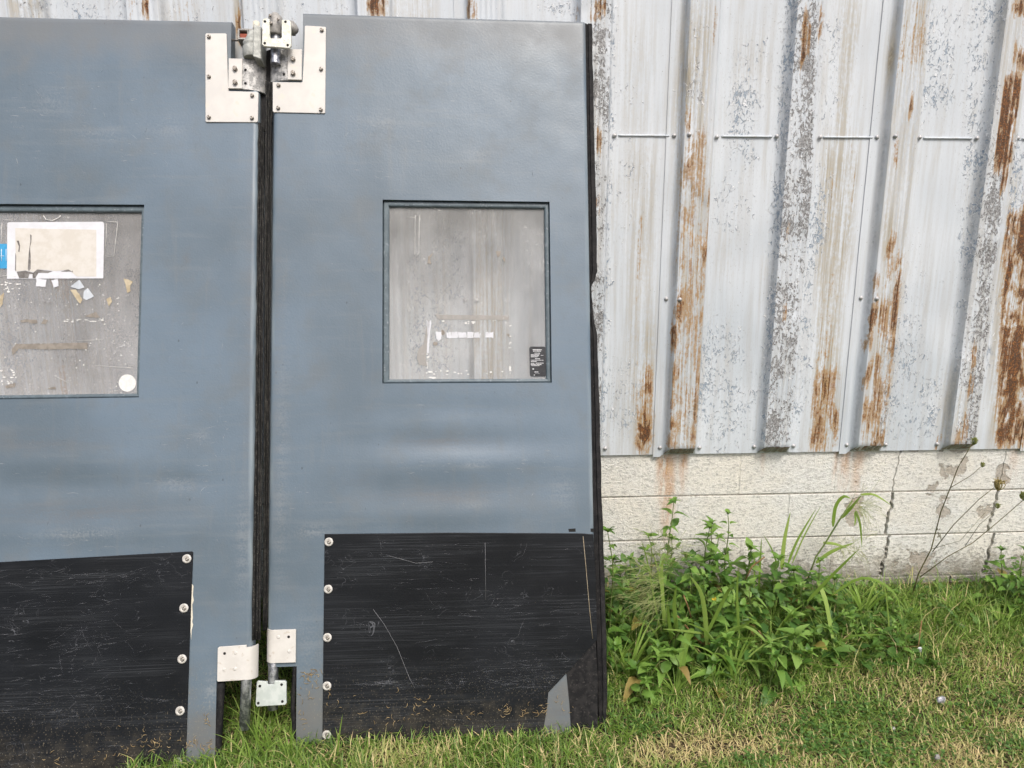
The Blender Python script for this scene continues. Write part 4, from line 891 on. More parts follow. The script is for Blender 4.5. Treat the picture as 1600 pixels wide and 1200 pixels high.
u_, v_ = DL.uv(368, 63, -.01); MB().tube([(u_-.012, .01, v_), (u_+.02, .01, v_+.001)], .004, 8).build('pin', BOLT, door_l)
u_, v_ = DL.uv(394, 100, -.012); MB().lathe([(.018, -.03), (.018, .05)], 14, Matrix.Translation((u_, .014, v_))).build('pivot_pin', TUBE, door_l)
v0, v1 = DL.vs((368, 1062)), DL.vs((368, 1010.5))
m = MB(); m.prism(DL.poly([(340, 1013), (342, 1011), (385, 1008), (385, 1062.5), (340, 1065.5), (339, 1063.5)], .0095), -.0095, -.0035, .0015); lbL = m.build('lower_bracket', BRKT, door_l)
curved_bracket(DL, lbL, DL.us((384, 1035, .0095)), DL.us((400.5, 1035, .0)), v0+.0005, v1-.0005, -.0094, .024, BRKT, 'bracket_return', .005)
put(B_HOLE, 'bolt_hole', DL, lbL, 351, 1021, .0096)
pm = MB().lathe([(.0058, 0), (.0053, .0010), (.002, .0012)], 12, LOOKY).mesh('plug'); pm.materials.append(BRKT)
for x_, y_ in ((368, 1020), (350, 1046), (367.4, 1045)): put(pm, 'plug', DL, lbL, x_, y_, .0096)
u_, v_ = DL.uv(385, 1060, -.012); v2 = DL.vs((385, 1139, -.012))
MB().tube([(u_, .012, v1-.01), (u_, .012, v_), (u_-.004, .012, v2)], .0165, 16).build('pivot_tube', TUBE, door_l)
# dry clippings stuck to the plates by the mower
def clippings(D, parent, spots, seed, y):
    r_ = random.Random(seed); m = MB()
    for px, py, sx, sy, n in spots:
        for i in range(int(n*.6)):
            u_, v_ = D.uv(px+r_.gauss(0, sx), py+r_.gauss(0, sy)); a = r_.uniform(0, 6.28); L = r_.uniform(.006, .022); k = r_.uniform(-.6, .6); p = []
            for j in range(4): p.append((u_+math.cos(a+k*j)*L*j/3, y-.001-.002*math.sin(j), v_+math.sin(a+k*j)*L*j/3))
            m.tube(p, [.0008, .0009, .0008, .0003], 3)
    o = m.build('dry_clippings', STRAW, parent); o['kind'] = 'stuff'
clippings(DR, kickR, [(655, 1090, 10, 6, 14), (640, 1105, 30, 12, 18), (730, 1115, 14, 6, 12), (786, 1108, 5, 7, 16), (810, 1110, 12, 8, 12), (845, 1107, 7, 5, 26), (590, 1130, 30, 12, 16), (536, 1100, 12, 12, 8), (805, 1132, 10, 6, 8), (720, 1140, 40, 8, 14), (514, 1085, 3, 6, 8)], 4, -.005)
clippings(DR, door_r, [(486, 1055, 9, 5, 40), (478, 1075, 8, 10, 22), (474, 1120, 8, 12, 14), (880, 1110, 6, 12, 12)], 5, 0.)
clippings(DL, kickL, [(255, 1165, 25, 10, 40), (220, 1160, 20, 10, 18), (170, 1180, 20, 8, 14), (178, 1133, 6, 2, 3), (120, 1190, 30, 6, 10)], 6, -.005)
clippings(DL, door_l, [(323, 1122, 4, 6, 14), (300, 1158, 10, 6, 24), (320, 1165, 8, 8, 18), (318, 1190, 10, 8, 14)], 7, 0.)

def scratch_material(name, col, a):
    t = NT(name); n = t.noise(40, 3, .6); t.put(t.b.inputs['Base Color'], col); t.b.inputs['Roughness'].default_value = .7
    tr = t.n.new('ShaderNodeBsdfTransparent'); mx = t.n.new('ShaderNodeMixShader'); t.l.new(t.mul(t.rng(n, .38, .6, .15, 1.), a), mx.inputs[0])
    t.l.new(tr.outputs[0], mx.inputs[1]); t.l.new(t.b.outputs[0], mx.inputs[2]); t.l.new(mx.outputs[0], t.out.inputs[0]); return t.m
SCR_K, SCR_D, SCR_X = scratch_material('scuff_on_black', (.24, .25, .27), .34), scratch_material('scuff_on_grey', (.50, .53, .55), .6), scratch_material('scuff_dark', (.05, .05, .05), .6)
def scratches(door, D, parent, box, n, ang, Lr, Wr, mat, seed, yf=None, hot=None, clip=None):
    """fine scuff lines on a face: thin slivers following the surface"""
    r_ = random.Random(seed); depth, inside = DEPTH[door.name]; v = []; f = []
    for i in range(n):
        if hot and r_.random() < .7: hx, hy, sx, sy = r_.choice(hot); px, py = r_.gauss(hx, sx), r_.gauss(hy, sy)
        else: px, py = r_.uniform(box[0], box[2]), r_.uniform(box[1], box[3])
        if not (box[0] < px < box[2] and box[1] < py < box[3]): continue
        if clip and clip(px, py): continue
        u0, v0 = D.uv(px, py); a = r_.gauss(*ang[0]) if r_.random() < ang[1] else r_.uniform(0, 3.14); L = r_.uniform(*Lr)*r_.random()**1.5+Lr[0]*.5; w_ = r_.uniform(*Wr); k = r_.gauss(0, .35); P = []
        for j in range(5):
            s_ = j/4-.5; P.append((u0+math.cos(a+k*s_)*L*s_, v0+math.sin(a+k*s_)*L*s_))
        if yf is None and not all(inside(*p) and inside(p[0]+.02, p[1]) and inside(p[0]-.02, p[1]) and inside(p[0], p[1]+.012) for p in P): continue
        b_ = len(v); nx, nz = -math.sin(a), math.cos(a)
        for j, p in enumerate(P):
            h = w_*.5*(1-abs(j/4-.5)*1.7); y_ = (depth(*p) if yf is None else yf)-.0003
            v += [(p[0]+nx*h, y_, p[1]+nz*h), (p[0]-nx*h, y_, p[1]-nz*h)]
        for j in range(4): f.append((b_+2*j, b_+2*j+1, b_+2*j+3, b_+2*j+2))
    o = link('scuff_marks', mesh('scuff_marks', v, f), mat, parent); o['kind'] = 'stuff'
hz = ((0, .09), .8)
scratches(door_r, DR, kickR, (510, 840, 925, 1150), 620, hz, (.01, .16), (.0004, .0012), SCR_K, 1, -.005, [(780, 950, 90, 12), (820, 1050, 70, 20), (740, 1060, 90, 14), (640, 870, 70, 20), (850, 1000, 50, 40), (700, 1066, 60, 5), (600, 1067, 20, 2)], lambda x, y: y-1000 > (933-x)*1.02 or x > 845 and y > 1080)
scratches(door_l, DL, kickL, (0, 885, 288, 1195), 560, ((.08, .12), .75), (.01, .14), (.0005, .0013), SCR_K, 2, -.005, [(60, 1110, 70, 12), (120, 1090, 60, 16), (110, 1050, 40, 30), (60, 940, 60, 30), (150, 990, 40, 30), (200, 900, 40, 16)])
scratches(door_r, DR, door_r, (435, 40, 905, 825), 300, hz, (.004, .05), (.0005, .0016), SCR_D, 3, None, [(620, 190, 60, 20), (745, 725, 60, 10), (850, 760, 50, 30), (800, 110, 60, 50), (600, 740, 90, 30), (560, 230, 30, 15)])
scratches(door_l, DL, door_l, (2, 40, 385, 860), 340, hz, (.004, .06), (.0005, .0016), SCR_D, 4, None, [(100, 730, 90, 30), (275, 757, 30, 8), (160, 210, 60, 30), (120, 835, 70, 12), (60, 170, 50, 40), (320, 690, 30, 30)])
scratches(door_r, DR, door_r, (435, 40, 905, 825), 60, ((1.57, .4), .6), (.004, .03), (.0006, .0014), SCR_X, 5)
scratches(door_l, DL, door_l, (2, 40, 385, 860), 60, ((1.2, .6), .6), (.004, .04), (.0006, .0014), SCR_X, 6)
scratches(door_r, DR, paneR, (612, 330, 848, 588), 90, ((.3, .8), .5), (.006, .04), (.0004, .001), SCR_D, 7, PY)
scratches(door_l, DL, paneL, (2, 440, 208, 612), 130, ((.1, .6), .5), (.006, .05), (.0004, .001), SCR_D, 8, PY)

# ================================================================== plants
import numpy as np
def leaf_material(name, dark, mid, lite, attr=False, trans=.35):
    t = NT(name); r_ = t.attr('tint') if attr else t.rand(); n = t.noise(60, 2, .5)
    c = t.ramp(t.add(r_, t.mul(t.add(n, -.5), .25)), [(.0, dark), (.5, mid), (1., lite)])
    t.put(t.b.inputs['Base Color'], c); t.b.inputs['Roughness'].default_value = .45; t.b.inputs['Specular IOR Level'].default_value = .35
    tl = t.n.new('ShaderNodeBsdfTranslucent'); mx = t.n.new('ShaderNodeMixShader'); mx.inputs[0].default_value = trans
    t.l.new(t.mix(.5, c, (.22, .30, .03)), tl.inputs[0]); t.l.new(t.b.outputs[0], mx.inputs[1]); t.l.new(tl.outputs[0], mx.inputs[2]); t.l.new(mx.outputs[0], t.out.inputs[0])
    return t.m
LEAF = leaf_material('weed_leaf', (.065, .155, .027), (.135, .265, .046), (.23, .39, .075))
LEAFY = leaf_material('young_weed_leaf', (.13, .25, .045), (.18, .32, .06), (.24, .38, .09))
BLADE = leaf_material('broad_grass_blade', (.14, .24, .035), (.22, .35, .065), (.34, .46, .12))
STEM = simple('green_stem', (.10, .15, .04), (.16, .20, .06), 20, .6, spec=.3)
STEMB = simple('brown_green_stem', (.07, .065, .025), (.13, .12, .045), 20, .7, spec=.3)
TURF = leaf_material('turf_blade', (.065, .15, .026), (.26, .39, .075), (.78, .60, .33), True, .3)
HAIR = simple('pale_seed_grass', (.27, .31, .11), (.38, .40, .18), 20, .7, spec=.3)
SEED = simple('dried_umbel', (.26, .20, .07), (.40, .33, .14), 60, .9, spec=.2)
SEEDG = simple('green_umbel', (.17, .20, .05), (.27, .29, .09), 60, .9, spec=.2)

def leaf_mesh(w_, droop, fold, seed, serr=.0):
    """ovate pointed leaf of unit length along +x, folded along its midrib"""
    r_ = random.Random(seed); n = 8; v = []; f = []
    for i in range(n+1):
        s_ = i/n; hw = w_*.5*(math.sin(math.pi*min(1, s_**.72))**.85 if 0 < s_ < 1 else 0.0)+.004
        if 0 < i < n: hw *= 1+serr*(1 if i % 2 else -1)
        z = droop*(-s_*s_)+.10*math.sin(s_*3); tw = r_.uniform(-.02, .02)
        v += [(s_, hw, z+fold*hw+tw), (s_, 0, z), (s_, -hw, z+fold*hw-tw)]
    for i in range(n):
        a = 3*i; f += [(a, a+1, a+4, a+3), (a+1, a+2, a+5, a+4)]
    return mesh('leaf', v, f, True)
LV = [leaf_mesh(.50, .25, .35, 1, .05), leaf_mesh(.56, .45, .25, 2, .07), leaf_mesh(.46, .65, .45, 3, .05), leaf_mesh(.60, .15, .30, 4, .06), leaf_mesh(.52, .9, .3, 5, .05)]
for me in LV: me.materials.append(LEAF)
LVY = [me.copy() for me in LV]
for me in LVY: me.materials.clear(); me.materials.append(LEAFY)
LEAFD = leaf_material('yellowed_weed_leaf', (.30, .27, .06), (.36, .28, .09), (.24, .16, .06))
LVD = [me.copy() for me in LV]
for me in LVD: me.materials.clear(); me.materials.append(LEAFD)
def forb(base, h, lean, pairs, size, seed, label, group=None, young=False, name='leafy_weed', bare=.12, top=True):
    r_ = random.Random(seed); o = empty(name, Matrix.Translation(base)); tag(o, label, 'weed', group)
    lx, ly = lean; path = []
    for i in range(9):
        s_ = i/8; path.append(Vector((lx*h*s_**1.4+.010*math.sin(s_*7+seed), ly*h*s_**1.4+.008*math.cos(s_*6+seed), h*s_-.015*(1-s_))))
    MB().tube(path, [.0042*(1-.65*i/8) for i in range(9)], 6).build('stem', STEM, o)
    a0 = r_.uniform(0, 6.28); Ls = LVY if young else LV
    for k in range(pairs):
        s_ = bare+(1-bare)*(k/(pairs-1) if pairs > 1 else 1); q = s_*8; i = min(7, int(q)); p = path[i].lerp(path[i+1], q-i)
        sz = size*(1.15-.62*s_**1.5)*r_.uniform(.8, 1.15)
        for side in (0, 1):
            if r_.random() < .06: continue
            az = a0+k*1.57+side*math.pi+r_.uniform(-.4, .4); el = .15+.75*s_**2+r_.uniform(-.45, .3)
            M = Matrix.Translation(p) @ Matrix.Rotation(az, 4, 'Z') @ Matrix.Rotation(-el, 4, 'Y') @ Matrix.Rotation(r_.uniform(-.5, .5), 4, 'X') @ Matrix.Translation((.006, 0, 0)) @ Matrix.Diagonal((sz, sz, sz, 1))
            link('leaf', r_.choice(LVD if s_ < .6 and r_.random() < .10 else Ls), None, o, M)
        if k < pairs-2 and r_.random() < .45:               # side shoot of small leaves
            az = a0+k*1.57+r_.uniform(-.5, .5)
            for j in range(3):
                M = Matrix.Translation(p+Vector((math.cos(az)*.02, math.sin(az)*.02, .012))) @ Matrix.Rotation(az+(j-1)*1.0, 4, 'Z') @ Matrix.Rotation(-.5, 4, 'Y') @ Matrix.Diagonal((sz*.55, sz*.55, sz*.55, 1))
                link('leaf', r_.choice(Ls), None, o, M)
    if top:
        for j in range(5):
            M = Matrix.Translation(path[-1]) @ Matrix.Rotation(a0+j*1.26, 4, 'Z') @ Matrix.Rotation(-r_.uniform(.5, 1.1), 4, 'Y') @ Matrix.Diagonal((size*.42,)*3+(1,))
            link('leaf', r_.choice(Ls), None, o, M)
    return o
def px_at(px, py, y):
    v = ray(px, py); return CAM+v*((y-CAM.y)/v.y)
def base_at(px, y):
    """ground point below pixel column px at depth y"""
    p = px_at(px, 950, y); p = px_at(px, 1000, y); return Vector((p.x, y, ground_h(p.x, y)))
def blade_from(o, pts, wpx, name='blade', mat=BLADE, keel=.22, tipw=.04):
    """blade through world points (relative to the thing's base), width in m"""
    P = [Vector(p)-o.location for p in pts]; n = 10; Q = []
    for i in range(n+1):                                    # Catmull-Rom
        t_ = i/n*(len(P)-1); k = min(len(P)-2, int(t_)); u = t_-k
        p0, p1, p2, p3 = P[max(0, k-1)], P[k], P[k+1], P[min(len(P)-1, k+2)]
        Q.append(.5*((2*p1)+(p2-p0)*u+(2*p0-5*p1+4*p2-p3)*u*u+(3*p1-p0-3*p2+p3)*u**3))
    v = []; f = []
    for i, q_ in enumerate(Q):
        d = (Q[min(n, i+1)]-Q[max(0, i-1)]).normalized(); sd_ = d.cross(Vector((.15, -1, .25))).normalized()
        nn = sd_.cross(d); s_ = i/n; w_ = wpx*.5*max(tipw, min(1, (s_*5+.45))*(1-s_**3.2))
        v += [q_+sd_*w_-nn*keel*w_, q_, q_-sd_*w_-nn*keel*w_]
    for i in range(n):
        a = 3*i; f += [(a, a+1, a+4, a+3), (a+1, a+2, a+5, a+4)]
    return link(name, mesh(name, v, f, True), mat, o)
def px_blade(o, px, ya, yb, wpx, **k):
    n = len(px); pts = [px_at(x_, y_, ya+(yb-ya)*i/(n-1)) for i, (x_, y_) in enumerate(px)]
    return blade_from(o, pts, wpx*(ya-CAM.y)*1.03/F_PX, **k)
def grass_clump(px, y, label, blades, yfront=None, extra=6, L=.22, seed=0, group=None, w_=.007, name='grass_clump'):
    b_ = base_at(px, y); o = empty(name, Matrix.Translation(b_)); tag(o, label, 'grass', group); r_ = random.Random(seed)
    for pts, wp in blades: px_blade(o, pts, y, (yfront or y)-.03, wp)
    for i in range(extra):
        a = r_.uniform(0, 6.28); l_ = L*r_.uniform(.6, 1.15); sp = r_.uniform(.25, .8); pts = []
        for j in range(5):
            s_ = j/4; pts.append(b_+Vector((math.cos(a)*l_*sp*s_**1.3, math.sin(a)*l_*sp*.7*s_**1.3, l_*(s_-.55*sp*s_**2.4)-.01)))
        blade_from(o, pts, w_*r_.uniform(.6, 1.2))
    return o

# ---- broad-bladed grasses
grass_clump(1104, 2.34, 'broad-bladed grass clump with two drooping wide blades, in the thickest weeds by the door', [
    ([(1105, 1010), (1102, 960), (1095, 925), (1078, 900)], 9), ([(1100, 1000), (1120, 960), (1135, 930), (1142, 919), (1148, 928), (1146, 942)], 7),
    ([(1085, 985), (1072, 995), (1062, 1040), (1056, 1112)], 10), ([(1088, 990), (1076, 1000), (1068, 1050), (1077, 1112)], 8), ([(1050, 1000), (1045, 965), (1044, 945)], 7), ([(1058, 985), (1054, 945), (1057, 915)], 8),
    ([(1110, 1005), (1140, 985), (1165, 979), (1190, 995), (1210, 1020), (1225, 1040)], 5), ([(1155, 990), (1152, 930), (1154, 885)], 5), ([(1125, 1005), (1150, 985), (1172, 972), (1176, 975)], 6), ([(1110, 1008), (1150, 1030), (1205, 1034)], 5), ([(1100, 990), (1060, 985), (1035, 983)], 4), ([(1118, 1010), (1148, 1000), (1190, 996)], 5), ([(1115, 1005), (1100, 985), (1070, 972)], 4)], 2.24, 4, .22, 1)
grass_clump(1224, 2.62, 'upright grass clump with pointed blades standing against the second block joint', [([(1222, 890), (1226, 845), (1235, 800)], 8), ([(1232, 880), (1246, 845), (1275, 795)], 5), ([(1215, 885), (1206, 858), (1193, 836)], 3), ([(1238, 880), (1258, 835), (1283, 790)], 3), ([(1185, 940), (1188, 880), (1190, 840)], 4), ([(1178, 930), (1179, 880), (1176, 860)], 3)], None, 3, .2, 2)
o = grass_clump(1262, 2.64, 'tall grass stalk with bent leaves and feathery seed head against the white blocks', [([(1302, 823), (1306, 792), (1318, 776), (1329, 779)], 7), ([(1314, 810), (1328, 796), (1346, 774)], 7), ([(1337, 798), (1344, 818), (1347, 855)], 5), ([(1345, 773), (1366, 773), (1392, 789)], 4), ([(1336, 800), (1337, 812), (1335, 822)], 4), ([(1275, 880), (1300, 862), (1335, 848)], 7), ([(1286, 848), (1305, 850), (1325, 857)], 5)], None, 2, .14, 3)
st = [px_at(x_, y_, 2.63) for x_, y_ in ((1262, 905), (1275, 870), (1290, 848), (1310, 815), (1332, 782))]
MB().tube([p-o.location for p in st], .0035, 6).build('stem', STEM, o)
def panicle(o, cx, cy, y, n, spx, ang0, ang1, seed, Lpx=(25, 60), mat=HAIR, r=.0006):
    r_ = random.Random(seed); m = MB()
    for i in range(n):
        sx, sy = cx+r_.gauss(0, spx[0]), cy+r_.gauss(0, spx[1]); a = r_.uniform(ang0, ang1); L = r_.uniform(*Lpx); pts = []; k = r_.uniform(-.5, .5); yy = y+r_.uniform(-.06, .05)
        for j in range(5):
            s_ = j/4; pts.append(px_at(sx+math.cos(a+k*s_)*L*s_, sy+math.sin(a+k*s_)*L*s_+6*s_*s_, yy-.02*s_)-o.location)
        m.tube(pts, [r, r, r*.9, r*.8, r*1.4], 3)
    q_ = m.build('seed_head', mat, o); q_['kind'] = 'stuff'
panicle(o, 1342, 790, 2.62, 55, (8, 6), -1.2, 1.3, 3, (15, 42)); panicle(o, 1325, 850, 2.60, 40, (10, 10), -1.0, 1.5, 8, (15, 40))
o = grass_clump(1036, 2.42, 'seeding grass tuft with a haze of pale hair-thin stalks beside the door edge', [([(1040, 1000), (1034, 900), (1037, 872)], 7), ([(1030, 980), (1012, 880), (1002, 845)], 3), ([(1045, 1010), (1030, 900), (1018, 860)], 3)], None, 5, .3, 5)
panicle(o, 1020, 905, 2.38, 90, (14, 18), 2.3, 3.8, 4, (25, 60)); panicle(o, 1040, 875, 2.40, 70, (14, 14), -2.8, -.3, 6, (20, 50)); panicle(o, 1030, 940, 2.34, 45, (12, 14), 1.8, 3.6, 9, (20, 50))
grass_clump(1280, 2.42, 'grass clump with one very long wide hanging blade, right of the thickest weeds', [([(1280, 912), (1291, 940), (1300, 990), (1308, 1022)], 8), ([(1300, 930), (1340, 905), (1372, 908), (1400, 930), (1408, 960)], 5), ([(1262, 940), (1300, 900), (1342, 858)], 7), ([(1300, 1040), (1345, 1028), (1395, 1043)], 4), ([(1290, 1020), (1330, 995), (1382, 992)], 4), ([(1390, 985), (1386, 940), (1380, 900)], 3)], 2.36, 5, .16, 7)
grass_clump(1250, 2.32, 'low grass tuft sending a broad flat blade out over the lawn', [([(1240, 1035), (1258, 1062), (1290, 1112)], 7), ([(1300, 1066), (1338, 1092), (1370, 1116)], 10), ([(1240, 1030), (1290, 1042), (1340, 1040)], 4), ([(1230, 1030), (1262, 1015), (1300, 1010)], 4)], 2.26, 5, .10, 8)
for i, (px, y, L) in enumerate(((965, 2.30, .20), (990, 2.42, .22), (1165, 2.40, .18), (1205, 2.52, .18), (1330, 2.55, .16), (1140, 2.32, .14), (1400, 2.60, .14), (1490, 2.56, .13), (1590, 2.52, .15), (1225, 2.44, .16), (1075, 2.60, .24), (1345, 2.40, .11), (1455, 2.50, .10), (1540, 2.62, .13), (1010, 2.24, .13), (1120, 2.24, .16), (1180, 2.30, .18), (1240, 2.36, .16), (1060, 2.20, .14), (1290, 2.46, .18), (1330, 2.62, .20), (1370, 2.58, .18), (1420, 2.52, .14), (1520, 2.55, .14), (1560, 2.48, .14), (1300, 2.34, .12), (1215, 2.26, .12))):
    grass_clump(px, y, 'narrow-bladed green grass tuft '+('close to the black door edge' if px < 1020 else 'at the front of the weed clump, facing the lawn' if px < 1260 and y < 2.42 else 'deep in the weed clump by the wall' if px < 1260 else 'between the weed clump and the first crack' if px < 1405 else 'along the wall foot right of the first crack'), [], None, 24, L, 40+i, 'grass tufts among the weeds', .0042, 'grass_tuft')
for i, (px, y, L, lab) in enumerate(((985, 2.27, .30, 'broad arching grass clump right beside the black door edge'), (1150, 2.27, .28, 'broad arching grass clump in front of the weeds, facing the straw patch'), (1205, 2.40, .28, 'broad arching grass clump between the yellow-green weed and the thick clump'), (1345, 2.55, .22, 'broad arching grass clump left of the first wall crack'))):
    grass_clump(px, y, lab, [], None, 15, L, 70+i, None, .0095)
# long grass growing up round the hinge feet and along the doors' foot
for i, (px, y, L, n, w_) in enumerate(((385, 1.98, .17, 16, .006), (410, 2.04, .15, 16, .006), (440, 2.00, .14, 14, .006), (360, 1.95, .12, 10, .006), (470, 1.93, .10, 12, .007), (500, 1.90, .09, 12, .009), (425, 2.12, .20, 14, .005), (395, 2.10, .20, 14, .005), (540, 1.93, .09, 7, .005), (930, 1.97, .10, 12, .005), (980, 2.02, .12, 14, .005), (890, 1.95, .09, 12, .005), (800, 1.94, .08, 12, .005), (700, 1.94, .07, 10, .005), (850, 1.94, .08, 10, .005), (750, 1.94, .08, 10, .005))):
    p = ray(px, 1150); p = CAM+p*(y/p.y); b_ = Vector((p.x, y, ground_h(p.x, y))); o = empty('grass_tuft', Matrix.Translation(b_)); r_ = random.Random(90+i)
    if px < 465: tag(o, 'long green grass tuft growing round the lower hinges between the doors', 'grass', 'grass tufts between the doors')
    else: tag(o, 'short green grass tuft along the foot of the right door', 'grass', 'grass tufts along the door foot')
    for k in range(n):
        a = r_.uniform(0, 6.28); l_ = L*r_.uniform(.5, 1.1); sp = r_.uniform(.15, .75); pts = []; ox = Vector((r_.gauss(0, .018), r_.gauss(0, .012), 0))
        for j in range(5):
            s_ = j/4; pts.append(b_+ox+Vector((math.cos(a)*l_*sp*s_**1.3, (math.sin(a)*.6-.25)*l_*sp*s_**1.3, l_*(s_-.5*sp*s_**2.4)-.012)))
        blade_from(o, pts, w_*r_.uniform(.5, 1.1))
b_ = ground_pt(528, 1185); o = empty('grass_shoot', Matrix.Translation(b_)); tag(o, 'single upright green grass blade in front of the black kick plate', 'grass')
blade_from(o, [b_+Vector((0, 0, -.01)), b_+Vector((.005, -.004, .06)), b_+Vector((.022, .004, .16))], .006, 'blade')

# ---- leafy weeds
G = 'leafy weeds in the clump beside the door'
forb(base_at(1040, 2.62), .50, (-.02, -.05), 9, .075, 1, 'tallest leafy weed with a curled dark top, rising against the rust-stained blocks')
forb(base_at(1130, 2.66), .42, (-.06, -.03), 6, .055, 2, 'thin lone weed with leaves tufted atop a bare stem before the white blocks', bare=.45)
forb(base_at(958, 2.42), .50, (-.06, .0), 8, .075, 3, 'tall leafy weed hugging the black rubber edge of the door')
forb(base_at(1262, 2.58), .26, (.05, -.1), 8, .055, 4, 'bright yellow-green leafy weed at the right end of the clump', young=True)
forb(base_at(1250, 2.50), .20, (-.1, -.1), 7, .055, 5, 'low bright leafy weed beneath the yellow-green one at the clump end', young=True)
forb(base_at(1005, 2.16), .10, (.05, -.2), 4, .065, 6, 'small leafy weed with a star of pale new leaves near the door foot', young=True)
rf = random.Random(21)
def weed_label(px, y, h, yg):
    return '%s %s weed with pointed leaves %s in the clump' % ('pale green' if yg else 'dark green', 'low' if h < .13 else 'mid-height' if h < .24 else 'tall', 'close to the door edge' if px < 1040 else 'before the broad grass' if px < 1150 and y < 2.45 else 'behind the broad grass' if px < 1150 else 'far from the door')
spots = []
for i in range(56):
    px = rf.uniform(950, 1310); y = rf.uniform(2.20, 2.70); lim = 1.0-.55*abs((px-1090)/260)
    h = rf.uniform(.14, .30)*lim+(.10 if y > 2.5 else .02)
    if px > 1180: h *= .75
    if y < 2.34: h = rf.uniform(.08, .17)
    spots.append((px, y, h))
for i, (px, y, h) in enumerate(spots):
    forb(base_at(px, y), h, (rf.uniform(-.25, .25), rf.uniform(-.35, .05)), max(3, int(h/.046)), rf.uniform(.058, .095), 100+i, weed_label(px, y, h, yg := rf.random() < .45), G, young=yg)
for i in range(14):
    px = rf.uniform(1290, 1420); y = rf.uniform(2.30, 2.62)
    forb(base_at(px, y), rf.uniform(.05, .12), (rf.uniform(-.2, .2), -.15), 4, rf.uniform(.035, .05), 200+i, ('pale ' if i % 3 == 0 else 'dark ')+'small green weed '+('hard against the weed clump edge' if px < 1330 else 'left of the first wall crack' if px < 1385 else 'under the first wall crack'), 'small weeds below the crack', young=i % 3 == 0)
for i, (px, y, h) in enumerate(((1548, 2.66, .24), (1575, 2.62, .26), (1598, 2.60, .28), (1565, 2.55, .17), (1590, 2.50, .18), (1612, 2.56, .24), (1640, 2.60, .26), (1625, 2.48, .18), (1530, 2.60, .12))):
    forb(base_at(px, y), h, (rf.uniform(-.15, .1), -.12), max(3, int(h/.036)), rf.uniform(.05, .07), 300+i, 'dark leafy weed in the patch at the wall foot past the second crack', 'weeds past the second crack')
# reddish bent stalks lying through the clump
for i, pts in enumerate(([(1120, 1022), (1090, 1000), (1058, 962)], [(1080, 965), (1074, 945), (1068, 930)], [(1185, 985), (1206, 1012), (1226, 1040)], [(950, 1055), (975, 1075), (1000, 1095)], [(955, 1045), (980, 1060), (1010, 1085)], [(1150, 1075), (1172, 1067), (1195, 1060)], [(1165, 905), (1175, 885), (1195, 870)], [(1385, 1010), (1435, 1010), (1440, 970)])):
    W = [px_at(x_, y_, 2.36) for x_, y_ in pts]; o = empty('dead_stalk', Matrix.Translation(W[0])); tag(o, 'thin reddish brown dead stalk lying through the weeds', 'stalk', 'dead stalks in the weeds')
    MB().tube([w_-W[0] for w_ in W], .0026, 5).build('stem', simple('red_brown_stalk', (.16, .08, .035), (.30, .19, .09), 25, .8, spec=.2) if i == 0 else bpy.data.materials['red_brown_stalk'], o)

# ---- wild carrot gone to seed
def umbel(o, px, py, y, rpx, mat, seed):
    r_ = random.Random(seed); c = px_at(px, py, y)-o.location; rr = rpx*y/F_PX; m = MB()
    for i in range(26):
        a = r_.uniform(0, 6.28); e = r_.uniform(.2, 1.0); out = rr*r_.uniform(.75, 1.05)
        pts = [c+Vector((0, 0, -rr*.9))]
        pts.append(c+Vector((math.cos(a)*out*e*.75, math.sin(a)*out*e*.75, -rr*.35))); pts.append(c+Vector((math.cos(a)*out*e, math.sin(a)*out*e, rr*.25))); pts.append(c+Vector((math.cos(a)*out*e*.62, math.sin(a)*out*e*.62, rr*.75*r_.uniform(.6, 1.1))))
        m.tube(pts, rr*.055, 4)
        for k in range(4):
            q_ = pts[3]+Vector((r_.gauss(0, rr*.14), r_.gauss(0, rr*.14), r_.gauss(0, rr*.14))); m.lathe([(rr*.02, -rr*.12), (rr*.12, 0), (rr*.02, rr*.12)], 5, Matrix.Translation(q_) @ Matrix.Rotation(r_.uniform(0, 3), 4, 'X'))
    m.build('seed_head', mat, o)
YC = 2.66
root = base_at(1424, YC); o = empty('wild_carrot', Matrix.Translation(root)); tag(o, 'tall thin wild carrot with dried seed heads leaning in front of the cracked blocks', 'wildflower')
def stalk(pts, ra, rb_, y0=YC, y1=YC-.06):
    n = len(pts); P = [px_at(x_, y_, y0+(y1-y0)*i/(n-1))-root for i, (x_, y_) in enumerate(pts)]; return MB().tube(P, [ra+(rb_-ra)*i/(n-1) for i in range(n)], 6).build('stem', STEMB, o)
stalk([(1424, 935), (1435, 897), (1455, 858), (1470, 800), (1485, 762), (1497, 730), (1508, 712), (1519, 693)], .0030, .0016); umbel(o, 1522, 690, YC-.06, 7, SEEDG, 1)
stalk([(1485, 762), (1502, 752), (1517, 743), (1533, 729)], .0014, .001, YC-.035, YC-.05); umbel(o, 1535, 726.5, YC-.05, 4.6, SEEDG, 2)
stalk([(1457, 862), (1490, 820), (1530, 780), (1553, 762)], .0021, .0014, YC-.02, YC-.09); umbel(o, 1560, 758.5, YC-.09, 11, SEED, 3)
stalk([(1437, 902), (1480, 870), (1520, 848), (1560, 815), (1598, 782)], .0021, .0014, YC-.01, YC-.08); umbel(o, 1600, 776, YC-.08, 8, SEEDG, 4)
stalk([(1508, 853), (1530, 820), (1557, 797)], .0012, .0009, YC-.04, YC-.06); umbel(o, 1559, 791, YC-.06, 5, SEEDG, 5)
stalk([(1455, 858), (1500, 845), (1540, 800)], .0010, .0007, YC-.02, YC-.05)
m = MB(); r_ = random.Random(2)
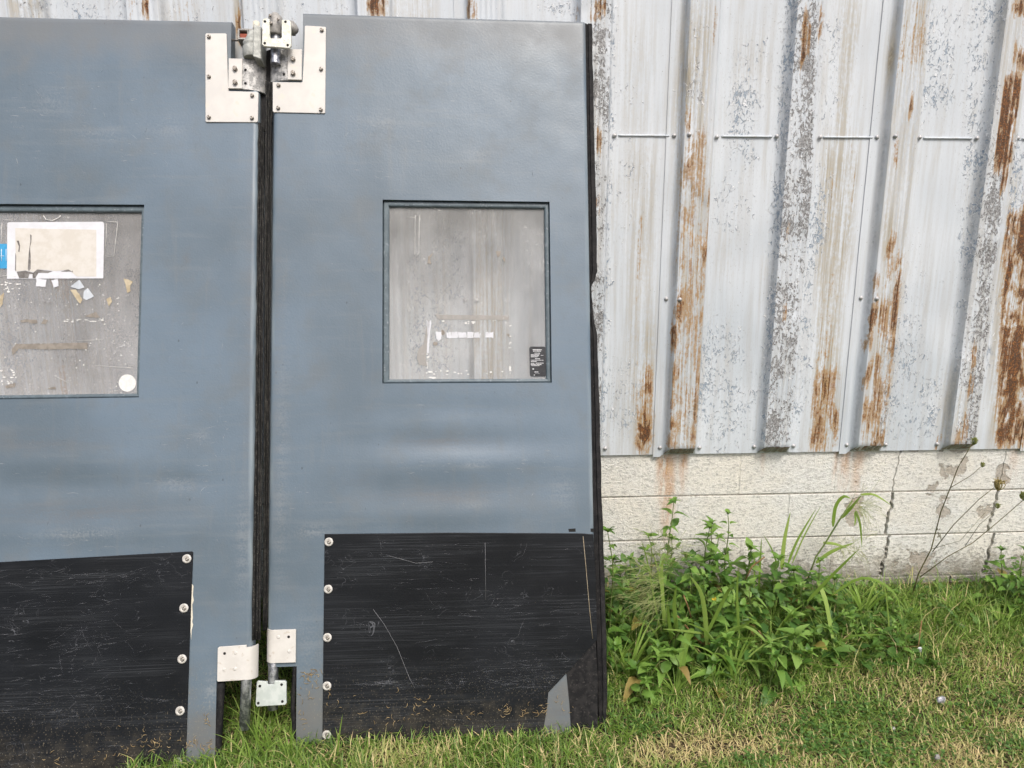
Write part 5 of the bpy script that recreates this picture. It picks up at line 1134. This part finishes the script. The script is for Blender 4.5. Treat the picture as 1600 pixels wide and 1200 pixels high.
for i in range(10):
    a = px_at(1467+r_.uniform(-3, 3), 834+r_.uniform(-8, 8), YC-.03)-root; m.tube([a, a+Vector((r_.uniform(-.015, .015), r_.uniform(-.01, .01), r_.uniform(-.02, .02)))], .0012, 4)
m.build('withered_node', STEMB, o)

# ---- turf, straw and clover: one object each
def dry_amount(x, y, spots_):
    d = 0.
    for cx, cy, rx, ry, a in spots_: d = max(d, a*math.exp(-((x-cx)/rx)**2-((y-cy)/ry)**2))
    return d
DRY = [(ground_pt(px, py), rx, ry, a) for px, py, rx, ry, a in ((630, 1193, .16, .05, 1.2), (1110, 1172, .30, .07, 1.25), (1500, 1185, .22, .10, .9), (1215, 1120, .12, .06, .7), (1560, 1040, .25, .12, .55), (1250, 1195, .2, .06, .6), (1440, 1090, .15, .1, .55), (860, 1196, .05, .03, .6), (1590, 1130, .2, .1, .6), (1340, 1060, .15, .1, .4))]
DRY = [(p.x, p.y, rx, ry, a) for p, rx, ry, a in DRY]
def turf(name, n, region, seed, Lr, Wr, flat, tintf, label):
    """n bent two-segment blades scattered over a rectangle"""
    rg = np.random.default_rng(seed); x0, x1, y0, y1 = region
    X = rg.uniform(x0, x1, n); Y = rg.uniform(y0, y1, n)
    T = np.empty(n); Z = np.empty(n); K = np.ones(n, bool); LS = np.ones(n)
    for i in range(n):
        Z[i] = ground_h(X[i], Y[i]); tt, ls, keep = tintf(X[i], Y[i], rg.random(), rg.random()); T[i] = tt; LS[i] = ls; K[i] = keep
    X, Y, Z, T, LS = X[K], Y[K], Z[K], T[K], LS[K]; n = len(X)
    L = rg.uniform(Lr[0], Lr[1], n)*LS; W = rg.uniform(Wr[0], Wr[1], n); a = rg.uniform(0, 2*np.pi, n); e = np.clip(rg.normal(flat, .35, n), .05, 1.45)
    dx, dy = np.cos(a), np.sin(a); sx, sy = -dy, dx
    e2 = np.clip(e-rg.uniform(.2, .9, n), -.5, 1.4)
    P0 = np.stack([X, Y, Z-.006], 1); P1 = P0+np.stack([dx*np.cos(e), dy*np.cos(e), np.sin(e)], 1)*(L*.55)[:, None]; P2 = P1+np.stack([dx*np.cos(e2), dy*np.cos(e2), np.sin(e2)], 1)*(L*.45)[:, None]
    s_ = np.stack([sx, sy, np.zeros(n)], 1)*(W*.5)[:, None]
    V = np.stack([P0-s_, P0+s_, P1+s_*.85, P1-s_*.85, P2], 1).reshape(-1, 3)
    b_ = np.arange(n)*5
    loops = np.stack([b_, b_+1, b_+2, b_+3, b_+3, b_+2, b_+4], 1).reshape(-1)
    starts = (np.arange(n)*7)[:, None]+np.array([0, 4])[None]; tot = np.tile(np.array([4, 3]), n)
    me = bpy.data.meshes.new(name); me.vertices.add(len(V)); me.vertices.foreach_set('co', V.reshape(-1).astype(np.float32))
    me.loops.add(len(loops)); me.loops.foreach_set('vertex_index', loops.astype(np.int32)); me.polygons.add(2*n)
    me.polygons.foreach_set('loop_start', starts.reshape(-1).astype(np.int32)); me.update(calc_edges=True); me.validate()
    me.polygons.foreach_set('use_smooth', [True]*len(me.polygons))
    at_ = me.attributes.new('tint', 'FLOAT', 'POINT'); at_.data.foreach_set('value', np.repeat(T, 5).astype(np.float32))
    o = link(name, me, TURF); tag(o, label, 'grass', kind='stuff'); return o
door_y = lambda x: 2.0
def tint_near(x, y, r1, r2):
    d = dry_amount(x, y, DRY); c = .5+.5*mnoise.noise(Vector((x*5, y*5, 9))); t_ = .06+.50*r1+.25*(c-.5)
    if r2 < .12+.95*d+.40*max(0, c-.55): t_ = .68+.32*r1
    ls = 1.0-.35*d
    if x < .45 and 1.80 < y < 2.02: ls = 1.25; t_ = t_*.75 if r2 > .3 else t_
    return t_, ls, True
turf('lawn_grass', 95000, (-1.1, 3.0, 1.62, 2.76), 1, (.028, .078), (.0022, .0050), .80, tint_near, 'short mown grass with dry straw patches in front of the wall')
turf('outer_lawn_grass', 30000, (-2.6, 4.2, -.2, 1.64), 2, (.03, .08), (.003, .006), .8, tint_near, 'short mown lawn grass nearer than the doors')
def tint_straw(x, y, r1, r2):
    d = dry_amount(x, y, DRY); return .78+.22*r1, .8+.5*d, r2 < .16+d
turf('straw_thatch', 60000, (-1.1, 3.0, 1.66, 2.76), 3, (.02, .055), (.0010, .0024), .16, tint_straw, 'dry straw thatch lying in the mown grass')
def tint_green(x, y, r1, r2):
    w_ = (1.0 if .35 < x < 1.5 else .55)*min(1, (y-2.2)/.25)
    if y > 2.66: w_ *= .6
    return (.70+.3*r1 if r2 < .12*w_ else .08+.45*r1), 1.0, r2 < w_
turf('weed_undergrowth', 26000, (.30, 2.9, 2.20, 2.74), 4, (.05, .16), (.002, .0045), .75, tint_green, 'tangled thin grass growing under the weeds')
def leaf_scatter(name, label, n, fn, size, mat, seed):
    rg = random.Random(seed); v = []; f = []; T = []
    for i in range(n):
        r_ = fn(rg)
        if r_ is None: continue
        x, y, z, el, s_ = r_; az = rg.uniform(0, 6.28); M = Matrix.Translation((x, y, z)) @ Matrix.Rotation(az, 4, 'Z') @ Matrix.Rotation(-el, 4, 'Y') @ Matrix.Rotation(rg.uniform(-.5, .5), 4, 'X'); t_ = rg.random()
        k = len(v)
        for q_ in ((0, 0, 0), (.35, .26, .05), (.7, .20, .03), (1, 0, -.12), (.7, -.20, .03), (.35, -.26, .05), (.5, 0, -.02)): v.append(tuple(M @ (Vector(q_)*s_))); T.append(t_)
        f += [(k, k+6, k+1), (k+1, k+6, k+2), (k+2, k+6, k+3), (k+3, k+6, k+4), (k+4, k+6, k+5), (k+5, k+6, k)]
    me = mesh(name, v, f, True); at_ = me.attributes.new('tint', 'FLOAT', 'POINT'); at_.data.foreach_set('value', T)
    return tag(link(name, me, mat), label, 'ground cover', kind='stuff')
CLOVER = leaf_material('clover_leaf', (.05, .125, .026), (.09, .19, .04), (.15, .27, .06), True)
def under(rg):
    x = rg.uniform(.36, 1.75); y = rg.uniform(2.28, 2.72); h = (.05+.22*max(0, 1-((x-.85)/.75)**2)*min(1, (y-2.2)/.3))
    return x, y, ground_h(x, y)+h*rg.random()**1.2, rg.uniform(-.7, .8), rg.uniform(.03, .065)
leaf_scatter('weed_foliage_mass', 'dense small leaves filling the weed clump at the wall foot', 1500, under, 1, CLOVER, 5)
cl_c = [(ground_pt(px, py), r_) for px, py, r_ in ((1370, 1125, .12), (1400, 1160, .12), (1325, 1110, .08), (1010, 1140, .06), (1270, 1175, .07), (1430, 1190, .10), (1540, 1105, .07), (1580, 1170, .07), (1450, 1040, .08), (1350, 1180, .08), (1260, 1140, .08), (1180, 1195, .05))]
def clover(rg):
    c, r0 = rg.choice(cl_c); x = rg.gauss(c.x, r0); y = rg.gauss(c.y, r0*.45)
    if not 1.66 < y < 2.7: return None
    return x, y, ground_h(x, y)+rg.uniform(.012, .032), rg.uniform(-.1, .35), rg.uniform(.011, .019)
leaf_scatter('clover', 'low clover leaves spread through the mown lawn', 1900, clover, 1, CLOVER, 6)
def rightmass(rg):
    x = rg.uniform(1.6, 3.0); y = rg.uniform(2.45, 2.74); k = .3 if x < 2.25 else 1.
    if rg.random() > k: return None
    return x, y, ground_h(x, y)+rg.uniform(.01, .16 if x > 2.25 else .05), rg.uniform(-.6, .8), rg.uniform(.018, .042)
leaf_scatter('wall_foot_foliage', 'small weed leaves along the foot of the cracked blocks', 1300, rightmass, 1, CLOVER, 7)

# ---- litter
FOIL = simple('crumpled_foil', (.25, .25, .27), (.55, .55, .58), 60, .4, .5, bump_=.004)
def crumple(px, py, sx, sy, sz, name, label, cat, mat, seed):
    p = ground_pt(px, py); bm = bmesh.new(); bmesh.ops.create_icosphere(bm, subdivisions=2, radius=1); r_ = random.Random(seed)
    for v in bm.verts:
        k = 1+.35*mnoise.noise(v.co*2.3+Vector((seed, 0, 0)))+r_.uniform(-.10, .10); v.co = Vector((v.co.x*sx*k, v.co.y*sy*k, v.co.z*sz*k+sz*.5))
    me = bpy.data.meshes.new(name); bm.to_mesh(me); bm.free(); o = link(name, me, mat); o.matrix_world = Matrix.Translation(p+Vector((0, 0, .018))) @ Matrix.Rotation(.5, 4, 'Z'); return tag(o, label, cat)
crumple(1469, 1103, .022, .012, .012, 'foil_scrap', 'crumpled silver foil scrap lying in the mown grass', 'litter', FOIL, 3)
crumple(1436, 1024, .010, .007, .012, 'paper_scrap', 'tiny white paper scrap in the grass below the cracked blocks', 'litter', PAPERB, 5)
crumple(1463, 1193, .010, .008, .010, 'pebble', 'small pale pebble in the lawn near the clover', 'stone', CAST, 7)
crumple(1395, 1148, .008, .006, .008, 'pebble', 'small pale pebble among the clover leaves', 'stone', CAST, 9)
p = px_at(1117, 938, 2.42); o = empty('yellow_flower', Matrix.Translation(p)); tag(o, 'small yellow flower in the middle of the weed clump', 'flower')
YEL = simple('yellow_petal', (.62, .45, .02), (.75, .58, .04), 40, .6); pm = mesh('petal', [(0, 0, 0), (.008, .005, .002), (.014, 0, -.002), (.008, -.005, .002)], [(0, 1, 2, 3)]); pm.materials.append(YEL)
for i in range(5): link('petal', pm, None, o, Matrix.Rotation(math.pi/2*.8, 4, 'X') @ Matrix.Rotation(i*1.2566, 4, 'Z'))
MB().tube([(0, .002, 0), (.004, .02, -.08), (.0, .03, -.16)], .0015, 5).build('stem', STEM, o)
